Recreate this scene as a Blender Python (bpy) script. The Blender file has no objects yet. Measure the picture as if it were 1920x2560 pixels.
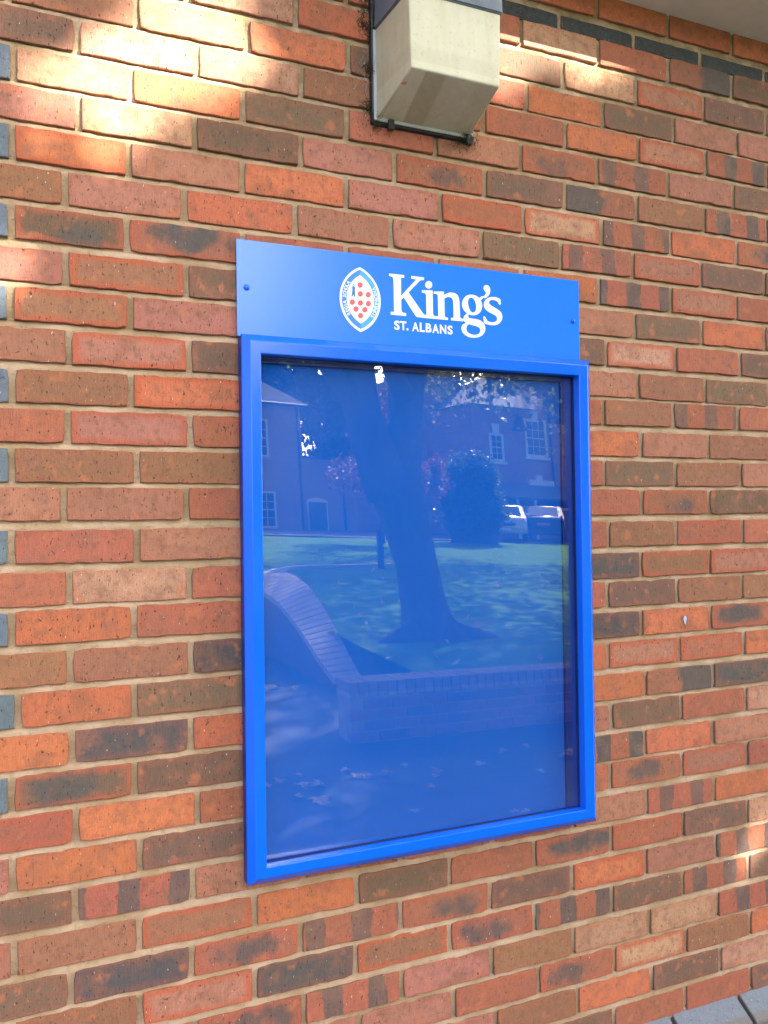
import bpy, bmesh, math, random
import numpy as np
from mathutils import Vector, Matrix

# ------------------------------------------------------------------ camera, light, exposure
scene = bpy.context.scene
coll = scene.collection
CAM = np.array([0.01964, -1.68952, 1.55])
CR = np.array([0.91744475, -0.39764271, -0.01324391])
CU = np.array([0.00745619, -0.01609784, 0.99984262])
CF = np.array([0.39779333, 0.91739911, 0.01180398])
FPX = 2101.14                      # focal length in photo pixels (photo 1920 x 2560)
cd = bpy.data.cameras.new('camera'); cam = bpy.data.objects.new('camera', cd); coll.objects.link(cam)
cd.sensor_fit = 'VERTICAL'; cd.sensor_height = 36.0; cd.lens = FPX / 2560 * 36
cd.clip_start = 0.05; cd.clip_end = 2000
cam.matrix_world = Matrix(((CR[0], CU[0], -CF[0], CAM[0]), (CR[1], CU[1], -CF[1], CAM[1]),
                           (CR[2], CU[2], -CF[2], CAM[2]), (0, 0, 0, 1)))
scene.camera = cam
SUN_EL, SUN_AZ = math.radians(33), math.radians(38)     # azimuth from the wall's normal towards +x
SUN = np.array([math.sin(SUN_AZ) * math.cos(SUN_EL), -math.cos(SUN_AZ) * math.cos(SUN_EL), math.sin(SUN_EL)])
world = bpy.data.worlds.new('World'); scene.world = world; world.use_nodes = True
wn = world.node_tree.nodes; wl = world.node_tree.links
sky = wn.new('ShaderNodeTexSky'); sky.sky_type = 'NISHITA'; sky.sun_disc = False
sky.sun_elevation = SUN_EL; sky.sun_rotation = math.atan2(SUN[0], SUN[1])
sky.air_density = 0.7; sky.dust_density = 4.0; sky.ozone_density = 0.4
wl.new(sky.outputs[0], wn['Background'].inputs[0]); wn['Background'].inputs[1].default_value = 0.14
sl = bpy.data.lights.new('sun', 'SUN'); sl.energy = 4.5; sl.angle = math.radians(0.53); sl.color = (1, 0.95, 0.87)
so = bpy.data.objects.new('sun', sl); coll.objects.link(so)
so.rotation_euler = Vector(SUN).to_track_quat('Z', 'Y').to_euler(); so.location = (6, -8, 9)
scene.view_settings.view_transform = 'Standard'; scene.view_settings.look = 'None'
scene.view_settings.gamma = 1; scene.view_settings.use_curve_mapping = False
scene.view_settings.exposure = 2.68
scene.render.engine = 'CYCLES'
scene.cycles.max_bounces = 10; scene.cycles.transparent_max_bounces = 16

Z0 = 2.41245                       # height of course 0 above the drive
rng = random.Random(7); nrg = np.random.default_rng(7)

# ------------------------------------------------------------------ photo pixels to directions
def pray(x, y):
    d = CF * FPX + CR * (x - 960) - CU * (y - 1280)
    return d / np.linalg.norm(d)
def wallpt(x, y, D=0.0):           # point on the plane D metres in front of the brick face
    d = pray(x, y); t = (-D - CAM[1]) / d[1]; return CAM + t * d
GX, GZ, GY, TW = 0.8555, 1.378, -0.019, 0.015   # pane centre, plane, twist of the acrylic sheet
def mirray(x, y):
    d = pray(x, y); t = (GY - CAM[1]) / d[1]; p = CAM + t * d
    n = np.array([-TW * (p[2] - GZ), 1, -TW * (p[0] - GX)]); n /= np.linalg.norm(n)
    return p, d - 2 * (d @ n) * n
def M(x, y, Y):                    # what the pane mirrors at pixel (x, y), on the plane Y
    p, d = mirray(x, y); t = (Y - p[1]) / d[1]; return p + t * d
def MZ(x, y, z):                   # the same on a height z
    p, d = mirray(x, y); t = (z - p[2]) / d[2]; return p + t * d
def MT(x, y, t):
    p, d = mirray(x, y); return p + t * d

# ------------------------------------------------------------------ object helpers
def link(o, parent=None):
    coll.objects.link(o)
    if parent is not None: o.parent = parent
    return o
def tag(o, label, cat, group=None):
    o['label'] = label; o['category'] = cat
    if group: o['group'] = group
    return o
def thing(name, label, cat, loc=(0, 0, 0), rz=0, group=None):
    o = bpy.data.objects.new(name, None); o.location = loc; o.rotation_euler = (0, 0, rz)
    o.empty_display_size = 0.1
    coll.objects.link(o); return tag(o, label, cat, group)
def struct(o): o['kind'] = 'structure'; return o
def mesh_obj(name, verts, faces, mat, parent=None, smooth=False, loc=None):
    me = bpy.data.meshes.new(name); me.from_pydata([tuple(map(float, v)) for v in verts], [], faces); me.update()
    if mat: me.materials.append(mat)
    if smooth: me.polygons.foreach_set('use_smooth', [True] * len(me.polygons))
    o = bpy.data.objects.new(name, me)
    if loc is not None: o.location = loc
    return link(o, parent)
def bm_obj(name, bm, mat, parent=None, smooth=False, loc=None):
    me = bpy.data.meshes.new(name); bm.to_mesh(me); bm.free()
    if mat: me.materials.append(mat)
    if smooth: me.polygons.foreach_set('use_smooth', [True] * len(me.polygons))
    o = bpy.data.objects.new(name, me)
    if loc is not None: o.location = loc
    return link(o, parent)
def box_bm(bm, x0, x1, y0, y1, z0, z1, bev=0.0):
    vs = [bm.verts.new((x, y, z)) for x in (x0, x1) for y in (y0, y1) for z in (z0, z1)]
    fs = [bm.faces.new([vs[i] for i in f]) for f in ((0, 1, 3, 2), (4, 6, 7, 5), (0, 4, 5, 1), (2, 3, 7, 6), (0, 2, 6, 4), (1, 5, 7, 3))]
    if bev > 0:
        es = list({e for f in fs for e in f.edges})
        bmesh.ops.bevel(bm, geom=es, offset=bev, segments=2, affect='EDGES', profile=0.5)
def box(name, x0, x1, y0, y1, z0, z1, mat, parent=None, bev=0.0):
    bm = bmesh.new(); box_bm(bm, min(x0, x1), max(x0, x1), min(y0, y1), max(y0, y1), min(z0, z1), max(z0, z1), bev)
    bmesh.ops.recalc_face_normals(bm, faces=bm.faces)
    return bm_obj(name, bm, mat, parent)
def tube(path, radii, n=10, cap=True):
    path = [np.array(p, float) for p in path]; V = []; F = []
    up = np.array([0.3, 0.9, 0.2])
    for i, p in enumerate(path):
        a = path[max(i - 1, 0)]; b = path[min(i + 1, len(path) - 1)]
        t = b - a; t /= np.linalg.norm(t) + 1e-9
        u = np.cross(t, up); u /= np.linalg.norm(u) + 1e-9; w = np.cross(t, u)
        for k in range(n):
            an = 2 * math.pi * k / n
            V.append(p + radii[i] * (math.cos(an) * u + math.sin(an) * w))
    for i in range(len(path) - 1):
        for k in range(n):
            F.append((i * n + k, i * n + (k + 1) % n, (i + 1) * n + (k + 1) % n, (i + 1) * n + k))
    if cap: F.append(tuple(range(n))[::-1]); F.append(tuple((len(path) - 1) * n + k for k in range(n)))
    return V, F
def join(parts):
    V = []; F = []
    for v, f in parts:
        o = len(V); V += list(v); F += [tuple(i + o for i in q) for q in f]
    return V, F

# ------------------------------------------------------------------ materials
class NT:
    def __init__(s, name):
        s.m = bpy.data.materials.new(name); s.m.use_nodes = True
        s.t = s.m.node_tree; s.n = s.t.nodes; s.l = s.t.links
        s.b = s.n['Principled BSDF']; s.out = s.n['Material Output']
    def new(s, typ, **kw):
        n = s.n.new(typ)
        for k, v in kw.items(): setattr(n, k, v)
        return n
    def put(s, sock, v):
        if isinstance(v, bpy.types.NodeSocket): s.l.new(v, sock)
        else: sock.default_value = v
    def math(s, op, a, b=0.0, c=None, clamp=False):
        n = s.new('ShaderNodeMath', operation=op, use_clamp=clamp)
        s.put(n.inputs[0], a); s.put(n.inputs[1], b)
        if c is not None: s.put(n.inputs[2], c)
        return n.outputs[0]
    def smooth(s, v, a, b, lo=0.0, hi=1.0):
        n = s.new('ShaderNodeMapRange', interpolation_type='SMOOTHSTEP')
        s.put(n.inputs[0], v); s.put(n.inputs[1], a); s.put(n.inputs[2], b); s.put(n.inputs[3], lo); s.put(n.inputs[4], hi)
        return n.outputs[0]
    def mix(s, f, a, b, blend='MIX'):
        n = s.new('ShaderNodeMix', data_type='RGBA', blend_type=blend)
        s.put(n.inputs[0], f)
        for sock, v in ((n.inputs[6], a), (n.inputs[7], b)):
            s.put(sock, v if isinstance(v, bpy.types.NodeSocket) else (*v, 1) if len(v) == 3 else v)
        return n.outputs[2]
    def noise(s, vec, scale, detail=3, rough=0.55, w=None, dist=0.0):
        n = s.new('ShaderNodeTexNoise')
        if w is not None: n.noise_dimensions = '4D'; s.put(n.inputs['W'], w)
        if vec is not None: s.l.new(vec, n.inputs['Vector'])
        n.inputs['Scale'].default_value = scale; n.inputs['Detail'].default_value = detail
        n.inputs['Roughness'].default_value = rough; n.inputs['Distortion'].default_value = dist
        return n.outputs['Fac']
    def mapping(s, vec, scale=(1, 1, 1), loc=(0, 0, 0)):
        n = s.new('ShaderNodeMapping'); s.l.new(vec, n.inputs[0]); n.inputs[3].default_value = scale; n.inputs[1].default_value = loc
        return n.outputs[0]
    def bump(s, h, strength, dist, prev=None):
        n = s.new('ShaderNodeBump'); n.inputs['Strength'].default_value = strength; n.inputs['Distance'].default_value = dist
        s.l.new(h, n.inputs['Height'])
        if prev is not None: s.l.new(prev, n.inputs['Normal'])
        return n.outputs[0]
    def coord(s, k='Object'): return s.new('ShaderNodeTexCoord').outputs[k]
    def base(s, c, rough=0.6, spec=0.5, metal=0.0):
        s.put(s.b.inputs['Base Color'], c if isinstance(c, bpy.types.NodeSocket) else (*c, 1))
        s.put(s.b.inputs['Roughness'], rough); s.b.inputs['Specular IOR Level'].default_value = spec
        s.b.inputs['Metallic'].default_value = metal

def plain(name, c, rough=0.6, spec=0.5, metal=0.0, var=0.12, scale=6.0, bump=0.0, bscale=200):
    t = NT(name); co = t.coord()
    f = t.noise(co, scale, 4)
    lo = tuple(v * (1 - var) for v in c); hi = tuple(min(1, v * (1 + var)) for v in c)
    t.base(t.mix(f, lo, hi), rough, spec, metal)
    if bump: t.l.new(t.bump(t.noise(co, bscale, 3), bump, 0.002), t.b.inputs['Normal'])
    return t.m

def brick_material(name, attr=False):
    t = NT(name)
    if attr:
        a = t.new('ShaderNodeAttribute', attribute_name='tone'); tone = a.outputs['Color']; pat = a.outputs['Alpha']
        co = t.new('ShaderNodeAttribute', attribute_name='loc').outputs['Vector']
        rnd = t.new('ShaderNodeAttribute', attribute_name='rnd').outputs['Fac']
    else:
        oi = t.new('ShaderNodeObjectInfo'); tone = oi.outputs['Color']; pat = oi.outputs['Alpha']; rnd = oi.outputs['Random']
        co = t.coord()
    w = t.math('MULTIPLY', rnd, 90.0)
    sep = t.new('ShaderNodeSeparateXYZ'); t.l.new(co, sep.inputs[0]); X, Zc = sep.outputs[0], sep.outputs[2]
    r2 = t.math('FRACT', t.math('MULTIPLY', rnd, 17.31)); r3 = t.math('FRACT', t.math('MULTIPLY', rnd, 53.7))
    nb = t.noise(co, 22, 3, 0.55, w)            # blotches
    nm = t.noise(co, 70, 4, 0.6, w)
    nf = t.noise(co, 420, 3, 0.6, w)
    vs = t.noise(t.mapping(co, (700, 200, 55)), 1.0, 3, 0.6, w)   # vertical drag marks
    # distance to the brick's edge
    ex = t.math('SUBTRACT', 0.106, t.math('ABSOLUTE', X)); ez = t.math('SUBTRACT', 0.0325, t.math('ABSOLUTE', Zc))
    d = t.math('MINIMUM', ex, t.math('MULTIPLY', ez, 1.25))
    dn = t.math('ADD', d, t.math('MULTIPLY', t.math('SUBTRACT', nb, 0.5), 0.034))
    inner = t.smooth(dn, 0.003, 0.022)
    def is_(v): return t.math('COMPARE', pat, v, 0.06)
    isM, isE, isS, isH, isB = is_(0.2), is_(0.4), is_(0.6), is_(0.8), is_(1.0)
    margin = t.mix(r2, (0.46, 0.105, 0.045), (0.40, 0.10, 0.052))
    # body: tone blotched towards brown / mauve
    other = t.mix(r3, (0.225, 0.105, 0.055), (0.31, 0.125, 0.08))
    body = t.mix(t.smooth(nb, 0.45, 0.70, 0.0, 0.62), tone, other)
    body = t.mix(t.smooth(nm, 0.46, 0.70, 0, 0.5), body, (0.17, 0.09, 0.055))
    body = t.mix(t.smooth(t.noise(co, 30, 2, 0.5, t.math('ADD', w, 7.0)), 0.58, 0.72, 0, 0.55), body, (0.50, 0.165, 0.07))
    mw = t.math('ADD', t.math('MULTIPLY', isM, 0.62), 0.20)
    mw = t.math('ADD', mw, t.math('MULTIPLY', isE, 0.4), clamp=True)
    col = t.mix(t.math('MULTIPLY', mw, t.math('SUBTRACT', 1.0, inner)), body, margin)
    dark = t.mix(nm, (0.056, 0.057, 0.056), (0.120, 0.108, 0.088))
    # dark kiss mark
    xo = t.math('SUBTRACT', X, t.math('MULTIPLY', t.math('SUBTRACT', r2, 0.5), 0.07))
    e1 = t.math('POWER', t.math('DIVIDE', xo, t.smooth(r3, 0, 1, 0.045, 0.085)), 2.0); e2 = t.math('POWER', t.math('DIVIDE', t.math('SUBTRACT', Zc, t.math('MULTIPLY', t.math('SUBTRACT', r3, 0.5), 0.022)), 0.024), 2.0)
    ee = t.math('ADD', t.math('ADD', t.math('MULTIPLY', e1, e1), e2), t.math('MULTIPLY', t.math('SUBTRACT', nb, 0.5), 7.5))
    em = t.math('MULTIPLY', t.smooth(ee, 1.9, -0.5), isE)
    col = t.mix(t.math('MULTIPLY', em, t.smooth(r3, 0.0, 1.0, 0.72, 0.96)), col, dark)
    # two bands across
    sx = t.math('SINE', t.math('ADD', t.math('MULTIPLY', X, 62.0), t.math('ADD', t.math('MULTIPLY', r2, 6.28), t.math('MULTIPLY', nb, 1.6))))
    sm = t.math('MULTIPLY', t.smooth(sx, 0.10, 0.32), isS)
    col = t.mix(t.math('MULTIPLY', sm, t.smooth(r3, 0.0, 1.0, 0.62, 0.94)), col, t.mix(t.smooth(nb, .4, .65), dark, (0.16, 0.11, 0.08)))
    # one dark end
    sg = t.math('SUBTRACT', t.math('MULTIPLY', t.math('GREATER_THAN', r2, 0.5), 2.0), 1.0)
    hx = t.math('ADD', t.math('MULTIPLY', X, sg), t.math('MULTIPLY', t.math('SUBTRACT', nb, 0.5), 0.09))
    hm = t.math('MULTIPLY', t.smooth(hx, -0.012, 0.014), isH)
    col = t.mix(t.math('MULTIPLY', hm, 0.85), col, dark)
    # blue engineering brick
    blue = t.mix(t.smooth(nm, .3, .7, 0, .35), tone, (0.10, 0.11, 0.11))
    col = t.mix(isB, col, blue)
    # tonal drift, drag lines, pits, specks, grime
    val = t.math('ADD', 0.34, t.math('ADD', t.math('MULTIPLY', nf, 0.62), t.math('MULTIPLY', vs, 0.72)))
    comb = t.new('ShaderNodeCombineColor'); [t.l.new(val, comb.inputs[i]) for i in range(3)]
    col = t.mix(1.0, col, comb.outputs[0], 'MULTIPLY')
    pv = t.noise(t.mapping(co, (260, 260, 130)), 1.0, 2, 0.5, w)
    pit = t.smooth(pv, 0.655, 0.70)
    col = t.mix(t.math('MULTIPLY', pit, 0.8), col, (0.045, 0.026, 0.02))
    spk = t.smooth(t.noise(t.mapping(co, (260, 260, 110)), 1.0, 1, 0.4, t.math('ADD', w, 31.0)), 0.75, 0.78)
    col = t.mix(t.math('MULTIPLY', spk, 0.75), col, (0.60, 0.55, 0.45))
    ed = t.math('ADD', t.math('MINIMUM', ex, ez), t.math('MULTIPLY', t.math('SUBTRACT', t.noise(co, 160, 3, .6, w), 0.5), 0.012))
    grime = t.smooth(ed, 0.0035, 0.0, 0, 0.55)
    col = t.mix(grime, col, (0.16, 0.115, 0.07))
    hs = t.new('ShaderNodeHueSaturation'); t.l.new(col, hs.inputs['Color'])
    hs.inputs['Saturation'].default_value = 1.0; hs.inputs['Value'].default_value = 1.0
    t.base(hs.outputs[0], t.smooth(isB, 0, 1, 0.85, 0.5), 0.3)
    b1 = t.bump(nf, 0.6, 0.0016); b2 = t.bump(vs, 0.5, 0.0016, b1)
    b3 = t.bump(t.math('SUBTRACT', 1.0, pit), 1.0, 0.0025, b2); b4 = t.bump(t.noise(co, 60, 3, .6, w), 0.35, 0.003, b3)
    t.l.new(b4, t.b.inputs['Normal'])
    return t.m

def mortar_material():
    t = NT('mortar'); co = t.coord()
    a = t.noise(co, 9, 4); b = t.noise(co, 130, 4, 0.7); c = t.noise(co, 900, 2, 0.6)
    col = t.mix(t.smooth(a, 0.35, 0.65), (0.355, 0.235, 0.125), (0.49, 0.35, 0.225))
    col = t.mix(t.smooth(b, 0.52, 0.72, 0, 0.55), col, (0.20, 0.14, 0.07))
    col = t.mix(t.smooth(c, 0.55, 0.8, 0, 0.4), col, (0.55, 0.47, 0.36))
    # sooty algae film high under the eaves, an old stain with its own shape
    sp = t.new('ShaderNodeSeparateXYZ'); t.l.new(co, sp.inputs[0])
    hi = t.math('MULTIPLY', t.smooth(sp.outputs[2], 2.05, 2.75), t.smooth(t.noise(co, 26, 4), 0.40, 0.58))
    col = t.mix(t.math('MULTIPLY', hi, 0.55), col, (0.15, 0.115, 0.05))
    t.base(col, 0.95, 0.15)
    b1 = t.bump(c, 0.6, 0.001); b2 = t.bump(b, 0.7, 0.003, b1); t.l.new(b2, t.b.inputs['Normal'])
    return t.m

MAT = {}
MAT['brick'] = brick_material('brick'); MAT['brick_far'] = brick_material('brick_stuff', True)
MAT['mortar'] = mortar_material()
MAT['soffit'] = plain('soffit_paint', (0.74, 0.69, 0.56), 0.7, 0.3, var=0.14, scale=14, bump=0.3)
MAT['white'] = plain('white_paint', (0.78, 0.78, 0.76), 0.5, var=0.04)
MAT['print_white'] = plain('white_vinyl', (0.86, 0.87, 0.88), 0.35, 0.4, var=0.01)
def blue_paint(name, c, rough, coat=0.0):
    t = NT(name); co = t.coord('Object')
    f = t.noise(co, 5, 3); t.base(t.mix(f, tuple(v * 0.96 for v in c), tuple(min(1, v * 1.04) for v in c)), rough, 0.5)
    t.l.new(t.bump(t.noise(co, 900, 2), 0.04, 0.0006), t.b.inputs['Normal'])
    if coat: t.b.inputs['Coat Weight'].default_value = coat; t.b.inputs['Coat Roughness'].default_value = 0.08
    return t.m
MAT['frame_blue'] = blue_paint('blue_powder_coat', (0.001, 0.130, 0.78), 0.18)
MAT['panel_blue'] = blue_paint('blue_header_paint', (0.016, 0.19, 0.74), 0.22)
MAT['tray_blue'] = blue_paint('dark_blue_tray', (0.004, 0.03, 0.22), 0.4)
MAT['gasket'] = plain('navy_rubber', (0.004, 0.016, 0.10), 0.6, 0.3)
def board_material():
    t = NT('blue_fabric_board'); co = t.coord()
    f = t.noise(co, 1400, 2); g = t.noise(co, 3, 3)
    c = t.mix(f, (0.004, 0.115, 0.52), (0.008, 0.155, 0.66)); t.base(t.mix(t.smooth(g, .3, .7, 0, .12), c, (0.03, .13, .5)), 0.9, 0.2)
    t.l.new(t.bump(f, 0.3, 0.0005), t.b.inputs['Normal']); return t.m
MAT['board'] = board_material()
def pane_material():
    t = NT('clear_acrylic'); t.n.remove(t.b)
    lw = t.new('ShaderNodeLayerWeight'); lw.inputs[0].default_value = 0.5
    fr = t.math('ADD', 0.105, t.math('MULTIPLY', t.math('POWER', lw.outputs['Facing'], 5.0), 0.95))
    co = t.coord(); sm = t.noise(co, 2.2, 4, 0.6)
    tr = t.new('ShaderNodeBsdfTransparent'); tr.inputs[0].default_value = (0.97, 0.98, 0.98, 1)
    gl = t.new('ShaderNodeBsdfGlossy'); gl.inputs['Roughness'].default_value = 0.0
    mx = t.new('ShaderNodeMixShader'); t.l.new(fr, mx.inputs[0]); t.l.new(tr.outputs[0], mx.inputs[1]); t.l.new(gl.outputs[0], mx.inputs[2])
    # thin film of dust and wiping marks
    df = t.new('ShaderNodeBsdfDiffuse'); df.inputs[0].default_value = (0.6, 0.65, 0.7, 1)
    m2 = t.new('ShaderNodeMixShader'); t.l.new(t.smooth(sm, 0.48, 0.75, 0.0, 0.025), m2.inputs[0])
    t.l.new(mx.outputs[0], m2.inputs[1]); t.l.new(df.outputs[0], m2.inputs[2]); t.l.new(m2.outputs[0], t.out.inputs[0])
    return t.m
MAT['pane'] = pane_material()
MAT['black'] = plain('black_enamel', (0.016, 0.018, 0.02), 0.45, 0.4, var=0.3, scale=30)
MAT['slate_blue'] = plain('weathered_dark_plastic', (0.13, 0.155, 0.18), 0.45, 0.4, var=0.25, scale=40, bump=0.2)

# ------------------------------------------------------------------ the brick wall
nan = float("nan")
JX = {(-4,10):1,(-4,12):2,(-4,14):0,(-4,16):-7,(-3,11):7,(-3,13):6,(-3,15):4,(-2,2):12,(-2,4):10,(-2,10):14,(-2,12):13,(-2,14):13,(-2,16):7,(-1,1):15,(-1,3):17,(-1,11):11,(-1,13):9,(0,0):15,(0,2):0,(0,4):-1,(0,12):-8,(0,14):-9,(0,16):-8,(1,1):16,(1,3):11,(1,11):7,(1,13):1,(1,15):1,(2,0):12,(2,2):-5,(2,4):-5,(2,10):-1,(2,12):3,(2,14):-3,(2,16):1,(3,1):-9,(3,3):-11,(3,11):-9,(3,13):-14,(3,15):-14,(4,0):10,(4,2):-10,(4,12):-9,(4,14):-5,(4,16):-5,(5,1):-9,(5,3):-9,(5,13):-11,(5,15):-15,(6,0):7,(6,2):-5,(6,12):10,(6,14):7,(7,1):-5,(7,3):-4,(7,13):-5,(7,15):-7,(8,0):9,(8,2):-5,(8,12):-1,(8,14):-4,(9,1):-8,(9,3):-4,(10,0):7,(10,2):5,(11,1):-17,(11,3):-13,(12,0):6,(12,2):3,(12,12):8,(12,14):-1,(12,16):2,(13,1):-8,(13,3):-9,(13,13):-5,(13,15):-4,(14,0):5,(14,2):-3,(14,12):1,(14,14):-1,(14,16):-3,(15,1):-8,(15,3):-7,(15,13):-6,(15,15):-3,(16,0):14,(16,2):-4,(16,12):1,(16,14):3,(16,16):1,(17,1):-6,(17,3):-9,(17,13):4,(17,15):3,(18,0):2,(18,2):-5,(18,12):8,(18,14):4,(18,16):3,(19,1):-0,(19,3):2,(19,13):-1,(19,15):-2,(20,0):3,(20,2):3,(20,14):5,(21,1):-3,(21,3):-8,(22,0):4,(22,2):1,(22,4):4,(22,6):3,(22,8):2,(22,10):2,(22,12):1,(22,14):4,(22,16):1,(23,1):-11,(23,3):-12,(23,5):-12,(23,7):-8,(23,9):-7,(23,11):-4,(23,13):-6,(23,15):-0,(24,2):1,(24,6):-2,(24,8):-0,(24,10):-0,(24,12):1,(24,14):1,(24,16):3,(25,5):-7,(25,7):-8,(25,9):-5,(25,11):-3,(25,13):2,(25,15):3,(26,8):8,(26,10):9,(26,12):5,(26,14):8,(26,16):4,(27,11):7,(27,13):9,(27,15):9,(28,12):2,(28,14):2,(28,16):1}
JZ = {-4:(nan,4),-3:(nan,-1),-2:(-6,-2),-1:(-2,8),0:(-1,4),1:(1,1),2:(1,2),3:(3,5),4:(4,2),5:(0,1),6:(2,-0),7:(1,-3),8:(-1,11),9:(-0,nan),10:(1,nan),11:(9,nan),12:(-1,-0),13:(-5,-3),14:(0,-0),15:(-3,-0),16:(-2,0),17:(-4,-3),18:(-3,-0),19:(-1,-2),20:(-1,7),21:(-1,nan),22:(-3,-0),23:(-6,-0),24:(1,0),25:(-1,-3),26:(nan,2),27:(nan,11),28:(nan,12)}
ROWS = {  # per course: first joint index, then one code for each brick
 -4: (4, 'o r r t r h k r'), -3: (3, 't o r k t M k p'), -2: (0, 'b t o k r o k p p'), -1: (-1, 'k t t b r r o M s e'),
 0: (-2, 'u t o k r p e s p k'), 1: (-1, 'p t k p e k h b s'), 2: (-2, 'u O p o p R T S o e'), 3: (-1, 'b p o p p k S M k'),
 4: (-2, 'u E e r r r o S M r'), 5: (-1, 'p B k p r r p k o'), 6: (-2, 'u B p r p r k T r k'), 7: (-1, 'p M k r p r p b k'),
 8: (-2, 'u b O r p r r b s r'), 9: (-1, 'r M r p r r o p b'), 10: (-2, 'u b b r p r r k b p'), 11: (-1, 'p p r r p r r e k'),
 12: (-2, 'u r p r p p e b R r'), 13: (-1, 'r t r p r r d B M'), 14: (-2, 'u o r p r r r k b b'), 15: (-1, 'b b d p r r d o e'),
 16: (-2, 'u o k r p r o M R o'), 17: (-1, 'o d o r p r o h d'), 18: (-2, 'u E k p r r p k r t'), 19: (-1, 'R o r p r r s o p'),
 20: (-2, 'p o k p r r r e M r'), 21: (-1, 'k s p r p r p s o'), 22: (-2, 'p b B o k r e R k t'), 23: (-1, 'k d e s e k O p s'),
 24: (-2, 'r b M d B e s k s k'), 25: (-1, 'p r e s p b t t s'), 26: (-2, 'r b k p p r e T b o'), 27: (-1, 'p r b k p b o k t'),
 28: (-2, 'b p r k b p k r r k'), }
TONE = dict(o=(0.50, 0.150, 0.065), r=(0.385, 0.125, 0.068), p=(0.38, 0.160, 0.102), b=(0.29, 0.135, 0.068), k=(0.165, 0.102, 0.064),
            t=(0.48, 0.26, 0.15), d=(0.085, 0.076, 0.072), u=(0.13, 0.165, 0.185), h=(0.30, 0.115, 0.065), e=(0.34, 0.122, 0.070), s=(0.36, 0.115, 0.064))
def course_z(j, x):
    l, r = JZ.get(j, (0, 0)); l = 0 if l != l else l; r = l if r != r else r
    l = max(-4, min(4, l)); r = max(-4, min(4, r)); f = max(0, min(1, x / 1.8))
    return Z0 - 0.075 * j + (l + (r - l) * f) / 1000
def joint_x(j, k):
    if (j, k) in JX: return (k * 112.5 + JX[(j, k)]) / 1000
    near = [(abs(kk - k), v) for (jj, kk), v in JX.items() if jj == j]
    dv = min(near)[1] if near and min(near)[0] <= 4 else 0
    rr = random.Random(j * 131 + k); return (k * 112.5 + dv * 0.7 + rr.uniform(-4, 4)) / 1000

def brick_mesh(seed, W=0.213, H=0.063, depth=0.05):
    r = random.Random(seed); pts = []
    nx, nz = 11, 3
    def jig(a): return r.uniform(-a, a)
    cut = [r.choice([0.0003, 0.0006, 0.001, 0.0016, 0.004]) for _ in range(4)]
    for i in range(nx + 1): pts.append([-W / 2 + W * i / nx, H / 2])
    for i in range(1, nz + 1): pts.append([W / 2, H / 2 - H * i / nz])
    for i in range(1, nx + 1): pts.append([W / 2 - W * i / nx, -H / 2])
    for i in range(1, nz): pts.append([-W / 2, -H / 2 + H * i / nz])
    corners = {0: 0, nx: 1, nx + nz: 2, 2 * nx + nz: 3}
    out = []
    for i, p in enumerate(pts):
        a = 0.0011
        if i in corners:
            c = cut[corners[i]]; sx = 1 if p[0] < 0 else -1; sz = 1 if p[1] < 0 else -1
            p = [p[0] + sx * c * .7, p[1] + sz * c * .7]
        else:
            p = [p[0] + jig(a), p[1] + jig(a * 1.2)]
            if r.random() < 0.06: p[1] += (-1 if p[1] > 0 else 1) * r.uniform(0.001, 0.003)
        out.append(p)
    n = len(out); V = []; F = []
    def inset(p, dd): return [p[0] - math.copysign(dd, p[0]) * (abs(p[0]) > W / 2 - 0.012), p[1] - math.copysign(dd, p[1]) * (abs(p[1]) > H / 2 - 0.012)]
    rings = [(0.0015, 0.0), (0.0004, 0.0007), (0.0, 0.0022), (-0.0004, depth)]
    for q, (ins, y) in enumerate(rings):
        for p in out:
            a = inset(p, ins + (abs(jig(0.0006)) if q == 0 else 0)); V.append((a[0], y + (jig(0.0005) if q < 2 else 0), a[1]))
    for q in range(len(rings) - 1):
        for i in range(n):
            F.append((q * n + i, (q + 1) * n + i, (q + 1) * n + (i + 1) % n, q * n + (i + 1) % n))
    F.append(tuple(range(n)))
    me = bpy.data.meshes.new('brick'); me.from_pydata(V, [], F); me.materials.append(MAT['brick'])
    me.update()
    bm = bmesh.new(); bm.from_mesh(me); bmesh.ops.recalc_face_normals(bm, faces=bm.faces); bm.to_mesh(me); bm.free()
    return me
BM = [brick_mesh(100 + i) for i in range(26)]

wall = thing('brick_wall', 'red and brown brick wall with thin dark brick band under the eaves', 'wall')
def project(p):
    d = p - CAM; z = d @ CF; return 960 + FPX * (d @ CR) / z, 1280 - FPX * (d @ CU) / z
jobs = []
for j in range(-4, 29):
    par = j % 2
    ks = list(range(-12 + par, 36, 2))
    k0, codes = ROWS.get(j, (99, '')); codes = codes.split()
    for k in ks:
        i = (k - k0) // 2
        cstr = codes[i] if 0 <= i < len(codes) and k >= k0 else None
        if cstr is None: cstr = random.Random(j * 77 + k).choice('o r r p p b k e s b r M'.split())
        if k <= -2 and par == 0 and -4 <= j <= 18: cstr = 'u'
        xl, xr = joint_x(j, k), joint_x(j, k + 2)
        jobs.append((j, k, cstr, xl + 0.0055, xr - 0.0055, course_z(j, (xl + xr) / 2), 0.063))
SX0, SX1, SZ0, SZ1 = 0.445, 1.27, 0.84, 2.12      # behind the notice board
vis = []
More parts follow.
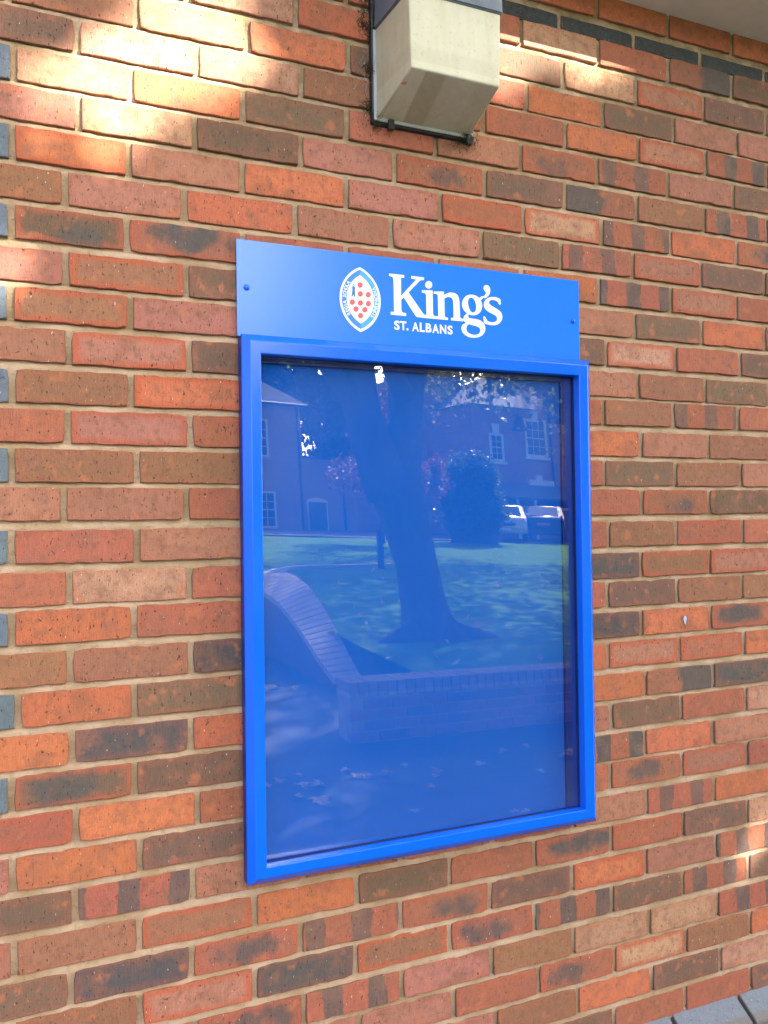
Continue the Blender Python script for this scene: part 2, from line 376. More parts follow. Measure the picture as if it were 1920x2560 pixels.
for q, (j, k, c, xl, xr, z, h) in enumerate(jobs):
    cnt = 0
    for a in (0.02, .25, .5, .75, .98):
        for b in (-.45, 0, .45):
            x = xl + (xr - xl) * a; zz = z + b * h
            if SX0 < x < SX1 and SZ0 < zz < SZ1: continue
            u, v = project(np.array([x, 0, zz]))
            if 0 <= u < 1920 and 0 <= v < 2560: cnt += 1
    dist = np.linalg.norm(np.array([(xl + xr) / 2, 0, z]) - CAM)
    vis.append((cnt / dist ** 3, q))
vis.sort(reverse=True)
pick = {q for s, q in vis[:300] if s > 0}
far = []
def dress(c, key):
    r = random.Random(key); up = c.isupper(); lo = c.lower()
    pat = {'e': 0.4, 's': 0.6, 'h': 0.8, 'u': 1.0}.get(lo, 0.2 if up else 0.0)
    base = {'m': TONE['p']}.get(lo, TONE.get(lo, TONE['r']))
    if lo == 'e' and up: base = TONE['k']
    f = r.uniform(0.88, 1.12); g = r.uniform(0.94, 1.06)
    return (base[0] * f, base[1] * f * g, base[2] * f / g, pat)
for q, (j, k, c, xl, xr, z, h) in enumerate(jobs):
    col = dress(c, q); r = random.Random(q * 3 + 1)
    w = xr - xl; y = r.uniform(-0.0012, 0.0022)
    if q in pick:
        o = bpy.data.objects.new('blue_brick' if c == 'u' else 'brick', BM[r.randrange(len(BM))])
        o.location = ((xl + xr) / 2, y, z); o.scale = (w / 0.213, 1, h / 0.063)
        o.rotation_euler = (r.uniform(-.006, .006), r.uniform(-.004, .004), r.uniform(-.005, .005))
        o.color = col; link(o, wall)
    else: far.append(((xl + xr) / 2, y, z, w, h, col, r.random()))
# bricks outside the picture or behind the board: one mesh
def stuff_bricks(name, items, parent, seeds=8):
    bases = []
    for s in range(seeds):
        me = BM[s]; bases.append((np.array([v.co[:] for v in me.vertices]), [tuple(p.vertices) for p in me.polygons]))
    V = []; F = []; T = []; L = []; R = []; n = 0
    for i, (x, y, z, w, h, col, rn) in enumerate(items):
        bv, bf = bases[i % seeds]; sc = np.array([w / 0.213, 1, h / 0.063])
        V.append(bv * sc + np.array([x, y, z])); L.append(bv); T += [col] * len(bv); R += [rn] * len(bv)
        F += [tuple(a + n for a in f) for f in bf]; n += len(bv)
    V = np.concatenate(V); L = np.concatenate(L)
    o = mesh_obj(name, V, F, MAT['brick_far'], parent); me = o.data
    at = me.attributes.new('tone', 'FLOAT_COLOR', 'POINT'); at.data.foreach_set('color', np.array(T, dtype=np.float32).ravel())
    at = me.attributes.new('loc', 'FLOAT_VECTOR', 'POINT'); at.data.foreach_set('vector', L.astype(np.float32).ravel())
    at = me.attributes.new('rnd', 'FLOAT', 'POINT'); at.data.foreach_set('value', np.array(R, dtype=np.float32))
    o['kind'] = 'stuff'; return o
stuff_bricks('outer_bricks', far, wall)
# thin blue band course, the orange course above it, and the blue splayed plinth
for k in range(-11, 35, 2):
    xl, xr = joint_x(-5, k), joint_x(-5, k + 2)
    u, v = project(np.array([(xl + xr) / 2, 0, Z0 + 0.352])); seen = -200 < u < 2120
    r = random.Random(k)
    for nm, zc, h, c in (('blue_brick', Z0 + 0.3515, 0.036, 'u'), ('brick', Z0 + 0.4225, 0.066, 'o')):
        sh = 0.1125 if nm == 'brick' else 0
        o = bpy.data.objects.new(nm, BM[r.randrange(len(BM))]); o.location = ((xl + xr) / 2 + sh, 0.0015 if c == 'u' else 0, zc)
        o.scale = ((xr - xl - 0.011) / 0.213, 1, h / 0.063)
        cc = list(dress(c, k * 7)); 
        if c == 'u': cc[:3] = (0.026, 0.030, 0.029)
        o.color = cc; link(o, wall)
def plinth_mesh():
    W = 0.2145; V = []; F = []
    prof = [(0.03, 0.0), (0.002, 0.0), (-0.002, -0.003), (-0.054, -0.040), (-0.058, -0.045), (-0.0585, -0.066), (0.03, -0.066)]
    for x in (-W / 2, W / 2):
        for y, z in prof: V.append((x, y, z))
    n = len(prof)
    for i in range(n): F.append((i, (i + 1) % n, n + (i + 1) % n, n + i))
    F.append(tuple(range(n))[::-1]); F.append(tuple(range(n, 2 * n)))
    bm = bmesh.new(); me = bpy.data.meshes.new('plinth_brick'); me.from_pydata(V, [], F); bm.from_mesh(me)
    bmesh.ops.recalc_face_normals(bm, faces=bm.faces); bmesh.ops.bevel(bm, geom=list(bm.edges), offset=0.0018, segments=2, affect='EDGES')
    bm.to_mesh(me); bm.free(); me.materials.append(MAT['brick']); return me
PM = plinth_mesh()
for i in range(-6, 17):
    o = bpy.data.objects.new('plinth_brick', PM); o.location = (1.413 + 0.2255 * (i - 6) + 0.002, 0, 0.287)
    o.color = (0.16, 0.19, 0.215, 1.0); link(o, wall)
lowb = []
for jj in range(3):
    for i in range(-6, 17):
        lowb.append((1.413 + 0.2255 * (i - 6) + (0.1125 if jj % 2 else 0), -0.058, 0.1835 - 0.074 * jj, 0.2145, 0.063, dress('u', i + jj * 50), random.Random(i * 5 + jj).random()))
stuff_bricks('plinth_course_bricks', lowb, wall)
# mortar: weather-struck joints, set back under each brick and nearly flush below
def mortar_sheet(name, x0, x1, parent, step=0.008):
    xs = np.arange(x0, x1 + step, step); rows = []
    bounds = [0.5 * (course_z(j, 0) + course_z(j - 1, 0)) for j in range(29, -4, -1)]
    def zb(j): 
        l = 0.5 * (course_z(j, 0.0) + course_z(j - 1, 0.0)); r = 0.5 * (course_z(j, 1.8) + course_z(j - 1, 1.8))
        return l + (r - l) * np.clip(xs / 1.8, 0, 1)
    lev = [(np.full(len(xs), 0.22), 0.005)]
    for j in range(29, -4, -1):
        z = zb(j) if j < 29 else np.full(len(xs), 0.2875)
        for dz, y in ((-0.013, 0.0052), (-0.0062, 0.0030), (0.0015, 0.0052), (0.0062, 0.0098), (0.013, 0.0062)): lev.append((z + dz, y))
    for zc, hh in ((Z0 + 0.3775, 0.0), (Z0 + 0.446, 0.0)):
        lev += [(np.full(len(xs), zc - 0.010), 0.005), (np.full(len(xs), zc - 0.004), 0.003), (np.full(len(xs), zc + 0.006), 0.009)]
    V = []
    for z, y in lev:
        n = nrg.normal(size=len(xs)); n = np.convolve(n, [.25, .5, .25], 'same'); m_ = np.convolve(nrg.normal(size=len(xs)), [.25, .5, .25], 'same')
        V.append(np.stack([xs, y + 0.0011 * n, z + 0.0009 * m_], 1))
    nx = len(xs); nz = len(V); V = np.concatenate(V)
    a = np.arange((nz - 1) * nx).reshape(nz - 1, nx)[:, :-1].ravel(); F = np.stack([a, a + 1, a + nx + 1, a + nx], 1)
    me = bpy.data.meshes.new(name); me.vertices.add(len(V)); me.vertices.foreach_set('co', V.ravel())
    me.loops.add(F.size); me.loops.foreach_set('vertex_index', F.ravel()); me.polygons.add(len(F))
    me.polygons.foreach_set('loop_start', np.arange(0, F.size, 4)); me.polygons.foreach_set('loop_total', np.full(len(F), 4))
    me.polygons.foreach_set('use_smooth', np.ones(len(F), bool)); me.update(calc_edges=True); me.materials.append(MAT['mortar'])
    return link(bpy.data.objects.new(name, me), parent)
mortar_sheet('mortar', -1.45, 4.1, wall)
box('masonry_core', -1.45, 4.1, 0.016, 0.30, -0.02, 3.0, MAT['mortar'], wall)
box('plinth_mortar', -1.45, 4.1, -0.0535, 0.011, -0.02, 0.2205, MAT['mortar'], wall)
# eaves
OV = 0.178; ZS = Z0 + 0.446
box('soffit_board', -1.45, 4.1, -OV, 0.25, ZS, ZS + 0.012, MAT['soffit'], wall)
box('fascia_board', -1.45, 4.1, -OV - 0.019, -OV - 0.0005, ZS - 0.001, ZS + 0.20, MAT['white'], wall, 0.002)
pv, pf = tube([(-1.45, -OV - 0.075, ZS + 0.15), (4.1, -OV - 0.075, ZS + 0.15)], [0.055, 0.055], 16)
mesh_obj('gutter', pv, pf, MAT['black'], wall, True)
rt = mesh_obj('roof_slope', [(-1.45, -OV - 0.06, ZS + 0.202), (4.1, -OV - 0.06, ZS + 0.202), (4.1, 3.6, ZS + 2.2), (-1.45, 3.6, ZS + 2.2),
             (-1.45, -OV - 0.06, ZS + 0.232), (4.1, -OV - 0.06, ZS + 0.232), (4.1, 3.6, ZS + 2.23), (-1.45, 3.6, ZS + 2.23)],
             [(0, 1, 2, 3), (7, 6, 5, 4), (0, 4, 5, 1), (2, 6, 7, 3), (1, 5, 6, 2), (0, 3, 7, 4)], MAT['slate_blue'], wall)
# smear of pale blue paint on one orange brick
c0 = wallpt(1713, 1550, 0.0022); sp = []
for i in range(14):
    a = 2 * math.pi * i / 14; sp.append((c0[0] + 0.0045 * math.cos(a) * (1 + .3 * math.sin(3 * a)), -0.0022, c0[2] + 0.011 * math.sin(a)))
mesh_obj('paint_smear', sp, [tuple(range(14))], plain('pale_blue_paint', (0.42, 0.52, 0.75), 0.5), wall)

# ------------------------------------------------------------------ the notice board
bx0, bx1, bz0, bz1 = 0.431, 1.284, Z0 - 1.586, Z0 - 0.480     # outer case
nb = thing('notice_board', 'blue framed glazed notice board with crest and name header', 'notice board', ((bx0 + bx1) / 2, 0, bz0))
NBO = np.array([(bx0 + bx1) / 2, 0, bz0])
def nbm(name, V, F, mat, parent=nb, smooth=False):
    return mesh_obj(name, [np.array(v) - (NBO if parent is nb or True else 0) for v in V], F, mat, parent, smooth)
def ring(name, rects, mat, parent=nb, bev=0.0):
    # rects: list of (x0,x1,z0,z1,y) loops joined one after another
    V = []; F = []
    for x0, x1, z0, z1, y in rects: V += [(x0, y, z0), (x1, y, z0), (x1, y, z1), (x0, y, z1)]
    for q in range(len(rects) - 1):
        for i in range(4): F.append((q * 4 + i, q * 4 + (i + 1) % 4, (q + 1) * 4 + (i + 1) % 4, (q + 1) * 4 + i))
    V = [np.array(v) - NBO for v in V]
    me = bpy.data.meshes.new(name); me.from_pydata([tuple(v) for v in V], [], F)
    bm = bmesh.new(); bm.from_mesh(me); bmesh.ops.recalc_face_normals(bm, faces=bm.faces)
    if bev:
        es = [e for e in bm.edges if len(e.link_faces) == 2 and e.calc_face_angle(0) > 0.3]
        bmesh.ops.bevel(bm, geom=es, offset=bev, segments=3, affect='EDGES', profile=0.6)
    bm.to_mesh(me); bm.free(); me.materials.append(mat)
    return link(bpy.data.objects.new(name, me), parent)
ox0, ox1, oz0, oz1 = 0.468, 1.2435, Z0 - 1.5495, Z0 - 0.5205  # opening
c = 0.015
# mitred door: each of the four rails is its own piece
def rail(side):
    prof = [(0.0, -0.030), (0.0, -0.0305), (c, -0.045), (None, -0.045), (None, -0.019), (None, -0.0185)]
    def rect(off, y):
        if off is None: return (ox0, ox1, oz0, oz1, y)
        return (bx0 + off, bx1 - off, bz0 + off, bz1 - off, y)
    R = [rect(0.0, -0.028), rect(0.0, -0.030), rect(c, -0.045), rect(None, -0.045), rect(None, -0.0192)]
    a, b = {'bottom': (0, 1), 'right': (1, 2), 'top': (2, 3), 'left': (3, 0)}[side]
    V = []
    for x0, x1, z0, z1, y in R:
        cs = [(x0, y, z0), (x1, y, z0), (x1, y, z1), (x0, y, z1)]; V += [np.array(cs[a]) - NBO, np.array(cs[b]) - NBO]
    n = len(R); F = [(2 * i, 2 * i + 1, 2 * (i + 1) % (2 * n) + 1, 2 * (i + 1) % (2 * n)) for i in range(n)]
    me = bpy.data.meshes.new('door_rail'); me.from_pydata([tuple(v) for v in V], [], F)
    bm = bmesh.new(); bm.from_mesh(me); bmesh.ops.recalc_face_normals(bm, faces=bm.faces)
    es = [e for e in bm.edges if len(e.link_faces) == 2 and e.calc_face_angle(0) > 0.4]
    bmesh.ops.bevel(bm, geom=es, offset=0.0022, segments=3, affect='EDGES', profile=0.5)
    bm.to_mesh(me); bm.free(); me.materials.append(MAT['frame_blue'])
    me.polygons.foreach_set('use_smooth', [True] * len(me.polygons))
    o = link(bpy.data.objects.new('door_rail', me), nb)
    md = o.modifiers.new('wn', 'WEIGHTED_NORMAL'); md.keep_sharp = False; md.weight = 100
    return o
for s in ('bottom', 'right', 'top', 'left'): rail(s)
ring('case_tray', [(bx0 + .0012, bx1 - .0012, bz0 + .0012, bz1 - .0012, 0.002), (bx0 + .0012, bx1 - .0012, bz0 + .0012, bz1 - .0012, -0.0285)], MAT['tray_blue'])
g = 0.0004
ring('gasket', [(ox0 + g, ox1 - g, oz0 + g, oz1 - g, -0.0225), (ox0 + .0018, ox1 - .0018, oz0 + .0018, oz1 - .0018, -0.0222), (ox0 + .0018, ox1 - .0018, oz0 + .0018, oz1 - .0018, -0.0150)], MAT['gasket'])
bd = box('back_board', bx0 + 0.004, bx1 - 0.004, -0.0035, 0.0015, bz0 + 0.004, bz1 - 0.004, MAT['board']); bd.parent = nb; bd.location = -NBO
hs_ = box('hinge_strip', ox1 - 0.030, bx1 - 0.005, -0.0135, -0.0040, bz0 + 0.006, bz1 - 0.006, MAT['tray_blue'], None, 0.001); hs_.parent = nb; hs_.location = -NBO
ts_ = box('head_strip', bx0 + 0.006, ox1 - 0.0305, -0.0135, -0.0040, oz1 - 0.012, bz1 - 0.006, MAT['tray_blue'], None, 0.001); ts_.parent = nb; ts_.location = -NBO
# acrylic pane, very slightly twisted in its rebate
nx, nz = 24, 32; V = []; F = []
for layer, yo in ((0, 0.0), (1, 0.003)):
    for iz in range(nz + 1):
        for ix in range(nx + 1):
            x = ox0 - 0.006 + (ox1 - ox0 + 0.012) * ix / nx; z = oz0 - 0.006 + (oz1 - oz0 + 0.012) * iz / nz
            V.append(np.array([x, GY + yo + TW * (x - GX) * (z - GZ), z]) - NBO)
N = (nx + 1) * (nz + 1)
for iz in range(nz):
    for ix in range(nx):
        a = iz * (nx + 1) + ix; q = (a, a + 1, a + nx + 2, a + nx + 1)
        F.append(q); F.append(tuple(i + N for i in q[::-1]))
mesh_obj('glass', V, F, MAT['pane'], nb, True)

# header sheet with lettering and crest
HD = 0.006
hx0, hx1 = wallpt(591.4, 700, HD)[0], wallpt(1448.5, 800, HD)[0]; hz1 = Z0 - 0.2805; hz0 = bz1 + 0.0005
hd = box('header_panel', hx0, hx1, -HD, -0.003, hz0, hz1, MAT['panel_blue'], None, 0.0006); hd.parent = nb; hd.location = -NBO
HDO = np.array([0, 0, 0.0])          # header mesh is in world coordinates, offset by the parent
def hpt(x, y, e=0.0): return wallpt(x, y, HD + e)
for px in ((616.4, 718.8), (1432.5, 802.5)):
    p = hpt(*px); V = []; F = []; n = 16
    prof = [(0.0064, 0.0), (0.0062, -0.0014), (0.0050, -0.0030), (0.0028, -0.0040), (0.0, -0.0043)]
    for r_, y_ in prof[:-1]:
        for i in range(n): V.append((r_ * math.cos(2 * math.pi * i / n), y_, r_ * math.sin(2 * math.pi * i / n)))
    V.append((0, prof[-1][1], 0))
    for q in range(len(prof) - 2):
        for i in range(n): F.append((q * n + i, q * n + (i + 1) % n, (q + 1) * n + (i + 1) % n, (q + 1) * n + i))
    for i in range(n): F.append(((len(prof) - 2) * n + i, (len(prof) - 2) * n + (i + 1) % n, len(V) - 1))
    mesh_obj('screw_cap', V, F, MAT['frame_blue'], hd, True, loc=(p[0], -HD, p[2]))
def catmull(pts, n=5):
    P_ = np.array(pts, float); out = []
    for i in range(len(P_)):
        a, b, c_, d = P_[i - 1], P_[i], P_[(i + 1) % len(P_)], P_[(i + 2) % len(P_)]
        for k in range(n):
            t = k / n
            out.append(0.5 * ((2 * b) + (-a + c_) * t + (2 * a - 5 * b + 4 * c_ - d) * t * t + (-a + 3 * b - 3 * c_ + d) * t ** 3))
    return [tuple(p) for p in out]
def flat_shape(name, loops, mat, lift, parent=None, thick=0.00012):
    # loops of world (x, z); even-odd filled through a 2D curve
    cu = bpy.data.curves.new(name, 'CURVE'); cu.dimensions = '2D'; cu.fill_mode = 'BOTH'; cu.extrude = thick
    for lp in loops:
        s = cu.splines.new('POLY'); s.points.add(len(lp) - 1); s.use_cyclic_u = True
        for pt, (x, z) in zip(s.points, lp): pt.co = (x, z, 0, 1)
    o = bpy.data.objects.new(name, cu); coll.objects.link(o); bpy.context.view_layer.update()
    me = bpy.data.meshes.new_from_object(o.evaluated_get(bpy.context.evaluated_depsgraph_get()))
    bpy.data.objects.remove(o); bpy.data.curves.remove(cu)
    me.transform(Matrix(((1, 0, 0, 0), (0, 0, -1, -HD - lift), (0, 1, 0, 0), (0, 0, 0, 1))))
    me.materials.clear(); me.materials.append(mat); me.name = name
    return link(bpy.data.objects.new(name, me), parent or hd)
def zA(p): q = hpt(960 + p[0] * 160 / 1659, 670 + p[1] * 160 / 1659); return (q[0], q[2])
def zB(p): q = hpt(1090 + p[0] * 180 / 1659, 690 + p[1] * 180 / 1659); return (q[0], q[2])
def zC(p): q = hpt(840 + p[0] * 120 / 1475, 660 + p[1] * 120 / 1475); return (q[0], q[2])
K_ = [(128,142),(520,186),(520,255),(438,252),(440,722),(810,325),(825,298),(705,275),(705,207),(1035,245),(1035,312),(960,318),(915,345),(635,632),(1000,1165),(1045,1210),(1100,1222),(1100,1300),(880,1275),(835,1260),(800,1215),(510,762),(445,822),(448,1080),(462,1140),(500,1160),(575,1172),(572,1245),(172,1208),(172,1135),(255,1138),(258,1080),(246,330),(232,250),(190,220),(130,208)]
i_ = [(980,578),(1252,582),(1258,610),(1266,1180),(1280,1225),(1310,1245),(1400,1252),(1400,1328),(1060,1298),(1060,1218),(1098,1222),(1088,740),(1080,675),(1050,650),(980,640)]
dot = [(1158 + 90 * math.cos(a), 437 + 98 * math.sin(a)) for a in np.linspace(0, 2 * math.pi, 24, False)]
n_ = [(-56,360),(175,362),(180,380),(182,455),(215,420),(280,390),(350,383),(430,398),(490,440),(525,510),(538,600),(548,920),(555,960),(580,980),(628,990),(625,1048),(342,1022),(342,965),(400,965),(395,640),(385,560),(360,510),(310,485),(250,490),(188,522),(195,900),(205,940),(225,955),(275,965),(272,1015),(40,997),(40,930),(48,930),(38,480),(28,430),(0,415),(-56,410)]
g_ = [(985,500),(1020,490),(1060,465),(1080,500),(1078,520),(1040,548),(1025,555),(1050,610),(1062,680),(1050,760),(1010,840),(940,890),(870,905),(800,900),(755,885),(742,920),(750,955),(790,975),(860,985),(940,998),(1020,1025),(1080,1070),(1120,1130),(1136,1210),(1120,1290),(1070,1360),(990,1405),(880,1422),(780,1412),(690,1375),(620,1310),(583,1220),(590,1160),(625,1110),(690,1082),(650,1045),(632,980),(650,920),(705,860),(650,800),(610,720),(598,640),(620,550),(680,470),(740,440),(805,430),(880,440),(940,465)]
gh1 = [(800,498),(850,515),(890,570),(918,650),(925,720),(905,810),(850,842),(800,815),(760,740),(738,650),(735,590),(755,525)]
gh2 = [(755,1115),(860,1140),(950,1165),(1005,1205),(1020,1260),(995,1320),(940,1350),(870,1357),(790,1335),(720,1285),(697,1215),(715,1150)]
ap = [(1150,212),(1200,225),(1235,270),(1246,330),(1235,400),(1200,460),(1150,500),(1110,508),(1085,495),(1080,475),(1115,450),(1142,410),(1140,375),(1105,325),(1092,270),(1110,230)]
s_ = [(1310,485),(1390,495),(1475,535),(1485,600),(1488,640),(1470,665),(1445,645),(1420,600),(1370,570),(1290,553),(1235,575),(1218,615),(1240,660),(1310,705),(1400,760),(1470,810),(1515,880),(1525,950),(1505,1030),(1450,1095),(1380,1130),(1300,1135),(1200,1120),(1110,1085),(1098,1020),(1090,950),(1105,928),(1130,945),(1160,1000),(1200,1045),(1270,1065),(1340,1060),(1390,1030),(1405,985),(1385,930),(1330,890),(1230,840),(1150,780),(1105,710),(1102,640),(1130,560),(1190,510),(1250,490)]
WV = MAT['print_white']
flat_shape('letter', [[zA(p) for p in K_]], WV, 0.0003)
flat_shape('letter', [[zA(p) for p in i_]], WV, 0.0006)
flat_shape('letter_dot', [[zA(p) for p in dot]], WV, 0.0003)
flat_shape('letter', [[zB(p) for p in n_]], WV, 0.0009)
flat_shape('letter', [[zB(p) for p in catmull(g_)], [zB(p) for p in catmull(gh1)], [zB(p) for p in catmull(gh2)]], WV, 0.0003)
flat_shape('apostrophe', [[zB(p) for p in catmull(ap)]], WV, 0.0006)
flat_shape('letter', [[zB(p) for p in catmull(s_)]], WV, 0.0006)
def char_mesh(ch, size, offset):
    cu = bpy.data.curves.new('t', 'FONT'); cu.body = ch; cu.size = size; cu.offset = offset; cu.extrude = 0.0001; cu.resolution_u = 4
    o = bpy.data.objects.new('t', cu); coll.objects.link(o); bpy.context.view_layer.update()
    me = bpy.data.meshes.new_from_object(o.evaluated_get(bpy.context.evaluated_depsgraph_get()))
    bpy.data.objects.remove(o); bpy.data.curves.remove(cu)
    co = np.array([v.co[:] for v in me.vertices]) if len(me.vertices) else np.zeros((1, 3))
    return me, co
def put_char(ch, size, offset, origin, ax, az, lift, mat, centre=False, want_h=None, want_w=None):
    me, co = char_mesh(ch, size, offset)
    lo, hi = co.min(0), co.max(0)
    sx = want_w / (hi[0] - lo[0]) if want_w else 1.0; sy = want_h / (hi[1] - lo[1]) if want_h else 1.0
    me.transform(Matrix.Translation((-lo[0] if not centre else -(lo[0] + hi[0]) / 2, 0 if not want_h else -lo[1], 0)))
    me.transform(Matrix(((ax[0] * sx, az[0] * sy, 0, origin[0]), (0, 0, -1, -HD - lift), (ax[1] * sx, az[1] * sy, 0, origin[1]), (0, 0, 0, 1))))
    me.materials.clear(); me.materials.append(mat)
    return link(bpy.data.objects.new('small_letter', me), hd)
def zD(x, y): q = hpt(960 + x * 200 / 1659, 780 + y * 200 / 1659); return np.array([q[0], q[2]])
for ch, xl, xr, yb, yt in (('S',212,326,372,178),('T',335,466,378,192),('.',463,508,386,335),('A',583,722,402,215),('L',742,848,414,225),('B',866,985,424,238),('A',1003,1138,440,252),('N',1160,1292,452,266),('S',1318,1425,466,282)):
    a = zD(xl, yb - (xr - xl) * 0.04); b = zD(xr, yb + (xr - xl) * 0.04); tpt = zD((xl + xr) / 2, yt); mid = zD((xl + xr) / 2, yb)
    put_char(ch, 0.03, 0.0009, a, (1, 0), (0, 1), 0.0003, WV, want_h=(tpt - mid)[1], want_w=(b - a)[0])
# crest
def vesica(top, bot, left, right, n=22):
    T, B = np.array(zC(top)), np.array(zC(bot)); L, R_ = zC(left)[0], zC(right)[0]
    cx = (T[0] + B[0]) / 2; cz = (T[1] + B[1]) / 2; h = (T[1] - B[1]) / 2
    def side(w):
        R = (h * h + w * w) / (2 * w); a = math.asin(h / R)
        return [(R * math.cos(t) - (R - w), R * math.sin(t)) for t in np.linspace(a, -a, n)]
    rs = [(cx + x, cz + z) for x, z in side(R_ - cx)]; ls = [(cx - x, cz + z) for x, z in side(cx - L)]
    return rs, ls
r0, l0 = vesica((732, 100), (755, 2090), (108, 1050), (1372, 1150))
r1, l1 = vesica((735, 178), (755, 2000), (176, 1050), (1304, 1150))
r2_, l2 = vesica((740, 345), (755, 1832), (322, 1050), (1162, 1130))
flat_shape('crest_border', [r0 + l0[::-1]], WV, 0.0003)
CB = plain('crest_blue', (0.035, 0.22, 0.70), 0.4, var=0.03); CB2 = plain('crest_light_blue', (0.07, 0.36, 0.80), 0.4, var=0.05)
flat_shape('crest_band', [r1 + r2_[::-1]], CB2, 0.0007); flat_shape('crest_band', [l1 + l2[::-1]], CB, 0.0007)
flat_shape('crest_field', [r2_ + l2[::-1][1:-1]], WV, 0.0006)
def ball_material():
    t = NT('crest_red_ball'); co = t.coord('Generated'); sp = t.new('ShaderNodeSeparateXYZ'); t.l.new(co, sp.inputs[0])
    dx = t.math('SUBTRACT', sp.outputs[0], 0.72); dz = t.math('SUBTRACT', sp.outputs[2], 0.62)
    r = t.math('SQRT', t.math('ADD', t.math('MULTIPLY', dx, dx), t.math('MULTIPLY', dz, dz)))
    t.base(t.mix(t.smooth(r, 0.06, 0.46), (0.88, 0.80, 0.80), (0.86, 0.10, 0.10)), 0.4); return t.m
BALL = ball_material()
for bx, by in ((738,650),(742,923),(985,948),(497,1175),(745,1200),(990,1223),(610,1385),(880,1408),(750,1590)):
    flat_shape('crest_ball', [[zC((bx + 80 * math.cos(a), by + 86 * math.sin(a))) for a in np.linspace(0, 2 * math.pi, 18, False)]], BALL, 0.0010)
FB = plain('crest_figure_blue', (0.03, 0.15, 0.42), 0.4)
flat_shape('crest_figure', [[zC(p) for p in ((500,800),(492,720),(510,690),(560,690),(585,730),(575,800),(588,1005),(545,1005),(530,930),(500,1005),(468,1005))]], FB, 0.0010)
flat_shape('crest_figure_head', [[zC((535 + 34 * math.cos(a), 662 + 40 * math.sin(a))) for a in np.linspace(0, 6.283, 12, False)], [zC((535 + 18 * math.cos(a), 666 + 24 * math.sin(a))) for a in np.linspace(0, 6.283, 10, False)]], FB, 0.0012)
def arc_text(txt, outer, inner, f0, f1, up):
    mid = [((a[0] + b[0]) / 2, (a[1] + b[1]) / 2) for a, b in zip(outer, inner)]; n = len(mid) - 1
    for i, ch in enumerate(txt):
        if ch == ' ': continue
        f = (f0 + (f1 - f0) * (i + 0.5) / len(txt)) * n; k = min(int(f), n - 1); t = f - k
        p = np.array(mid[k]) * (1 - t) + np.array(mid[k + 1]) * t
        tg = np.array(mid[min(k + 1, n)]) - np.array(mid[k]); tg /= np.linalg.norm(tg)
        if up: tg = -tg
        nr = np.array([-tg[1], tg[0]])
        put_char(ch, 0.0105, 0.00022, p - nr * 0.0037, tg, nr, 0.0011, WV, centre=True)
arc_text('VIGORNIENSIS', r1, r2_, 0.30, 0.77, False)
arc_text('REGIA SCHOLA', l1, l2, 0.76, 0.235, True)

# ------------------------------------------------------------------ the floodlight
fl = thing('wall_floodlight', 'weathered bulkhead floodlight with dirty prismatic lens under dark hood', 'floodlight', (0.858, 0, Z0 + 0.012))
FO = np.array([0.858, 0, Z0 + 0.012])
def lens_material():
    t = NT('dirty_prismatic_polycarbonate'); co = t.coord()
    n1 = t.noise(co, 18, 4); n2 = t.noise(co, 160, 3)
    col = t.mix(n1, (0.82, 0.79, 0.58), (0.95, 0.93, 0.80)); col = t.mix(t.smooth(n2, 0.60, 0.75, 0, 0.3), col, (0.35, 0.31, 0.2))
    col = t.mix(t.smooth(t.noise(co, 420, 2), 0.74, 0.78, 0, 0.8), col, (0.05, 0.045, 0.03))
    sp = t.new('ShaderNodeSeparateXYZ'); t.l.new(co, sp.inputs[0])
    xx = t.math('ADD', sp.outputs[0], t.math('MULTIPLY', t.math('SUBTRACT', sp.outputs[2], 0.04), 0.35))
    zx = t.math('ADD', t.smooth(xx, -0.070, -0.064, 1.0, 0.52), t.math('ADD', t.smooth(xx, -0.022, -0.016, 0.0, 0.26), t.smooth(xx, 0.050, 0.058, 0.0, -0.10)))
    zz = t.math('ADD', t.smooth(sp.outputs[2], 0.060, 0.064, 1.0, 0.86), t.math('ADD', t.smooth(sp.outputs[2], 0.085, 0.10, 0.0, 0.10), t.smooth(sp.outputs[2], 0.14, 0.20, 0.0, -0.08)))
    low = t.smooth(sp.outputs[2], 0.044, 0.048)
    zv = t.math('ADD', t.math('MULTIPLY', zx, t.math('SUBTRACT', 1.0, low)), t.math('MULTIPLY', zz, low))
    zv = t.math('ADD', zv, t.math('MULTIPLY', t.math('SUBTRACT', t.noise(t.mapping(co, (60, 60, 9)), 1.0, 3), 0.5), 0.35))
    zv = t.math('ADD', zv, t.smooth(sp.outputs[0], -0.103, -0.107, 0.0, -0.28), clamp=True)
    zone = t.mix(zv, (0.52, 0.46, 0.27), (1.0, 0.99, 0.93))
    col = t.mix(1.0, col, zone, 'MULTIPLY')   # reflections inside the lens put into the colour as light and dark bands
    t.base(col, 0.22, 0.5); t.b.inputs['Transmission Weight'].default_value = 0.22; t.b.inputs['IOR'].default_value = 1.3
    df = t.new('ShaderNodeBsdfTranslucent'); t.l.new(col, df.inputs[0])
    mx = t.new('ShaderNodeMixShader'); mx.inputs[0].default_value = 0.22; t.l.new(t.b.outputs[0], mx.inputs[1]); t.l.new(df.outputs[0], mx.inputs[2])
    t.l.new(mx.outputs[0], t.out.inputs[0])
    wv = t.new('ShaderNodeTexWave', wave_type='BANDS', bands_direction='X'); wv.inputs['Scale'].default_value = 120; t.l.new(co, wv.inputs[0])
    t.l.new(t.bump(wv.outputs['Fac'], 0.35, 0.0008), t.b.inputs['Normal'])
    return t.m
MAT['lens'] = lens_material()
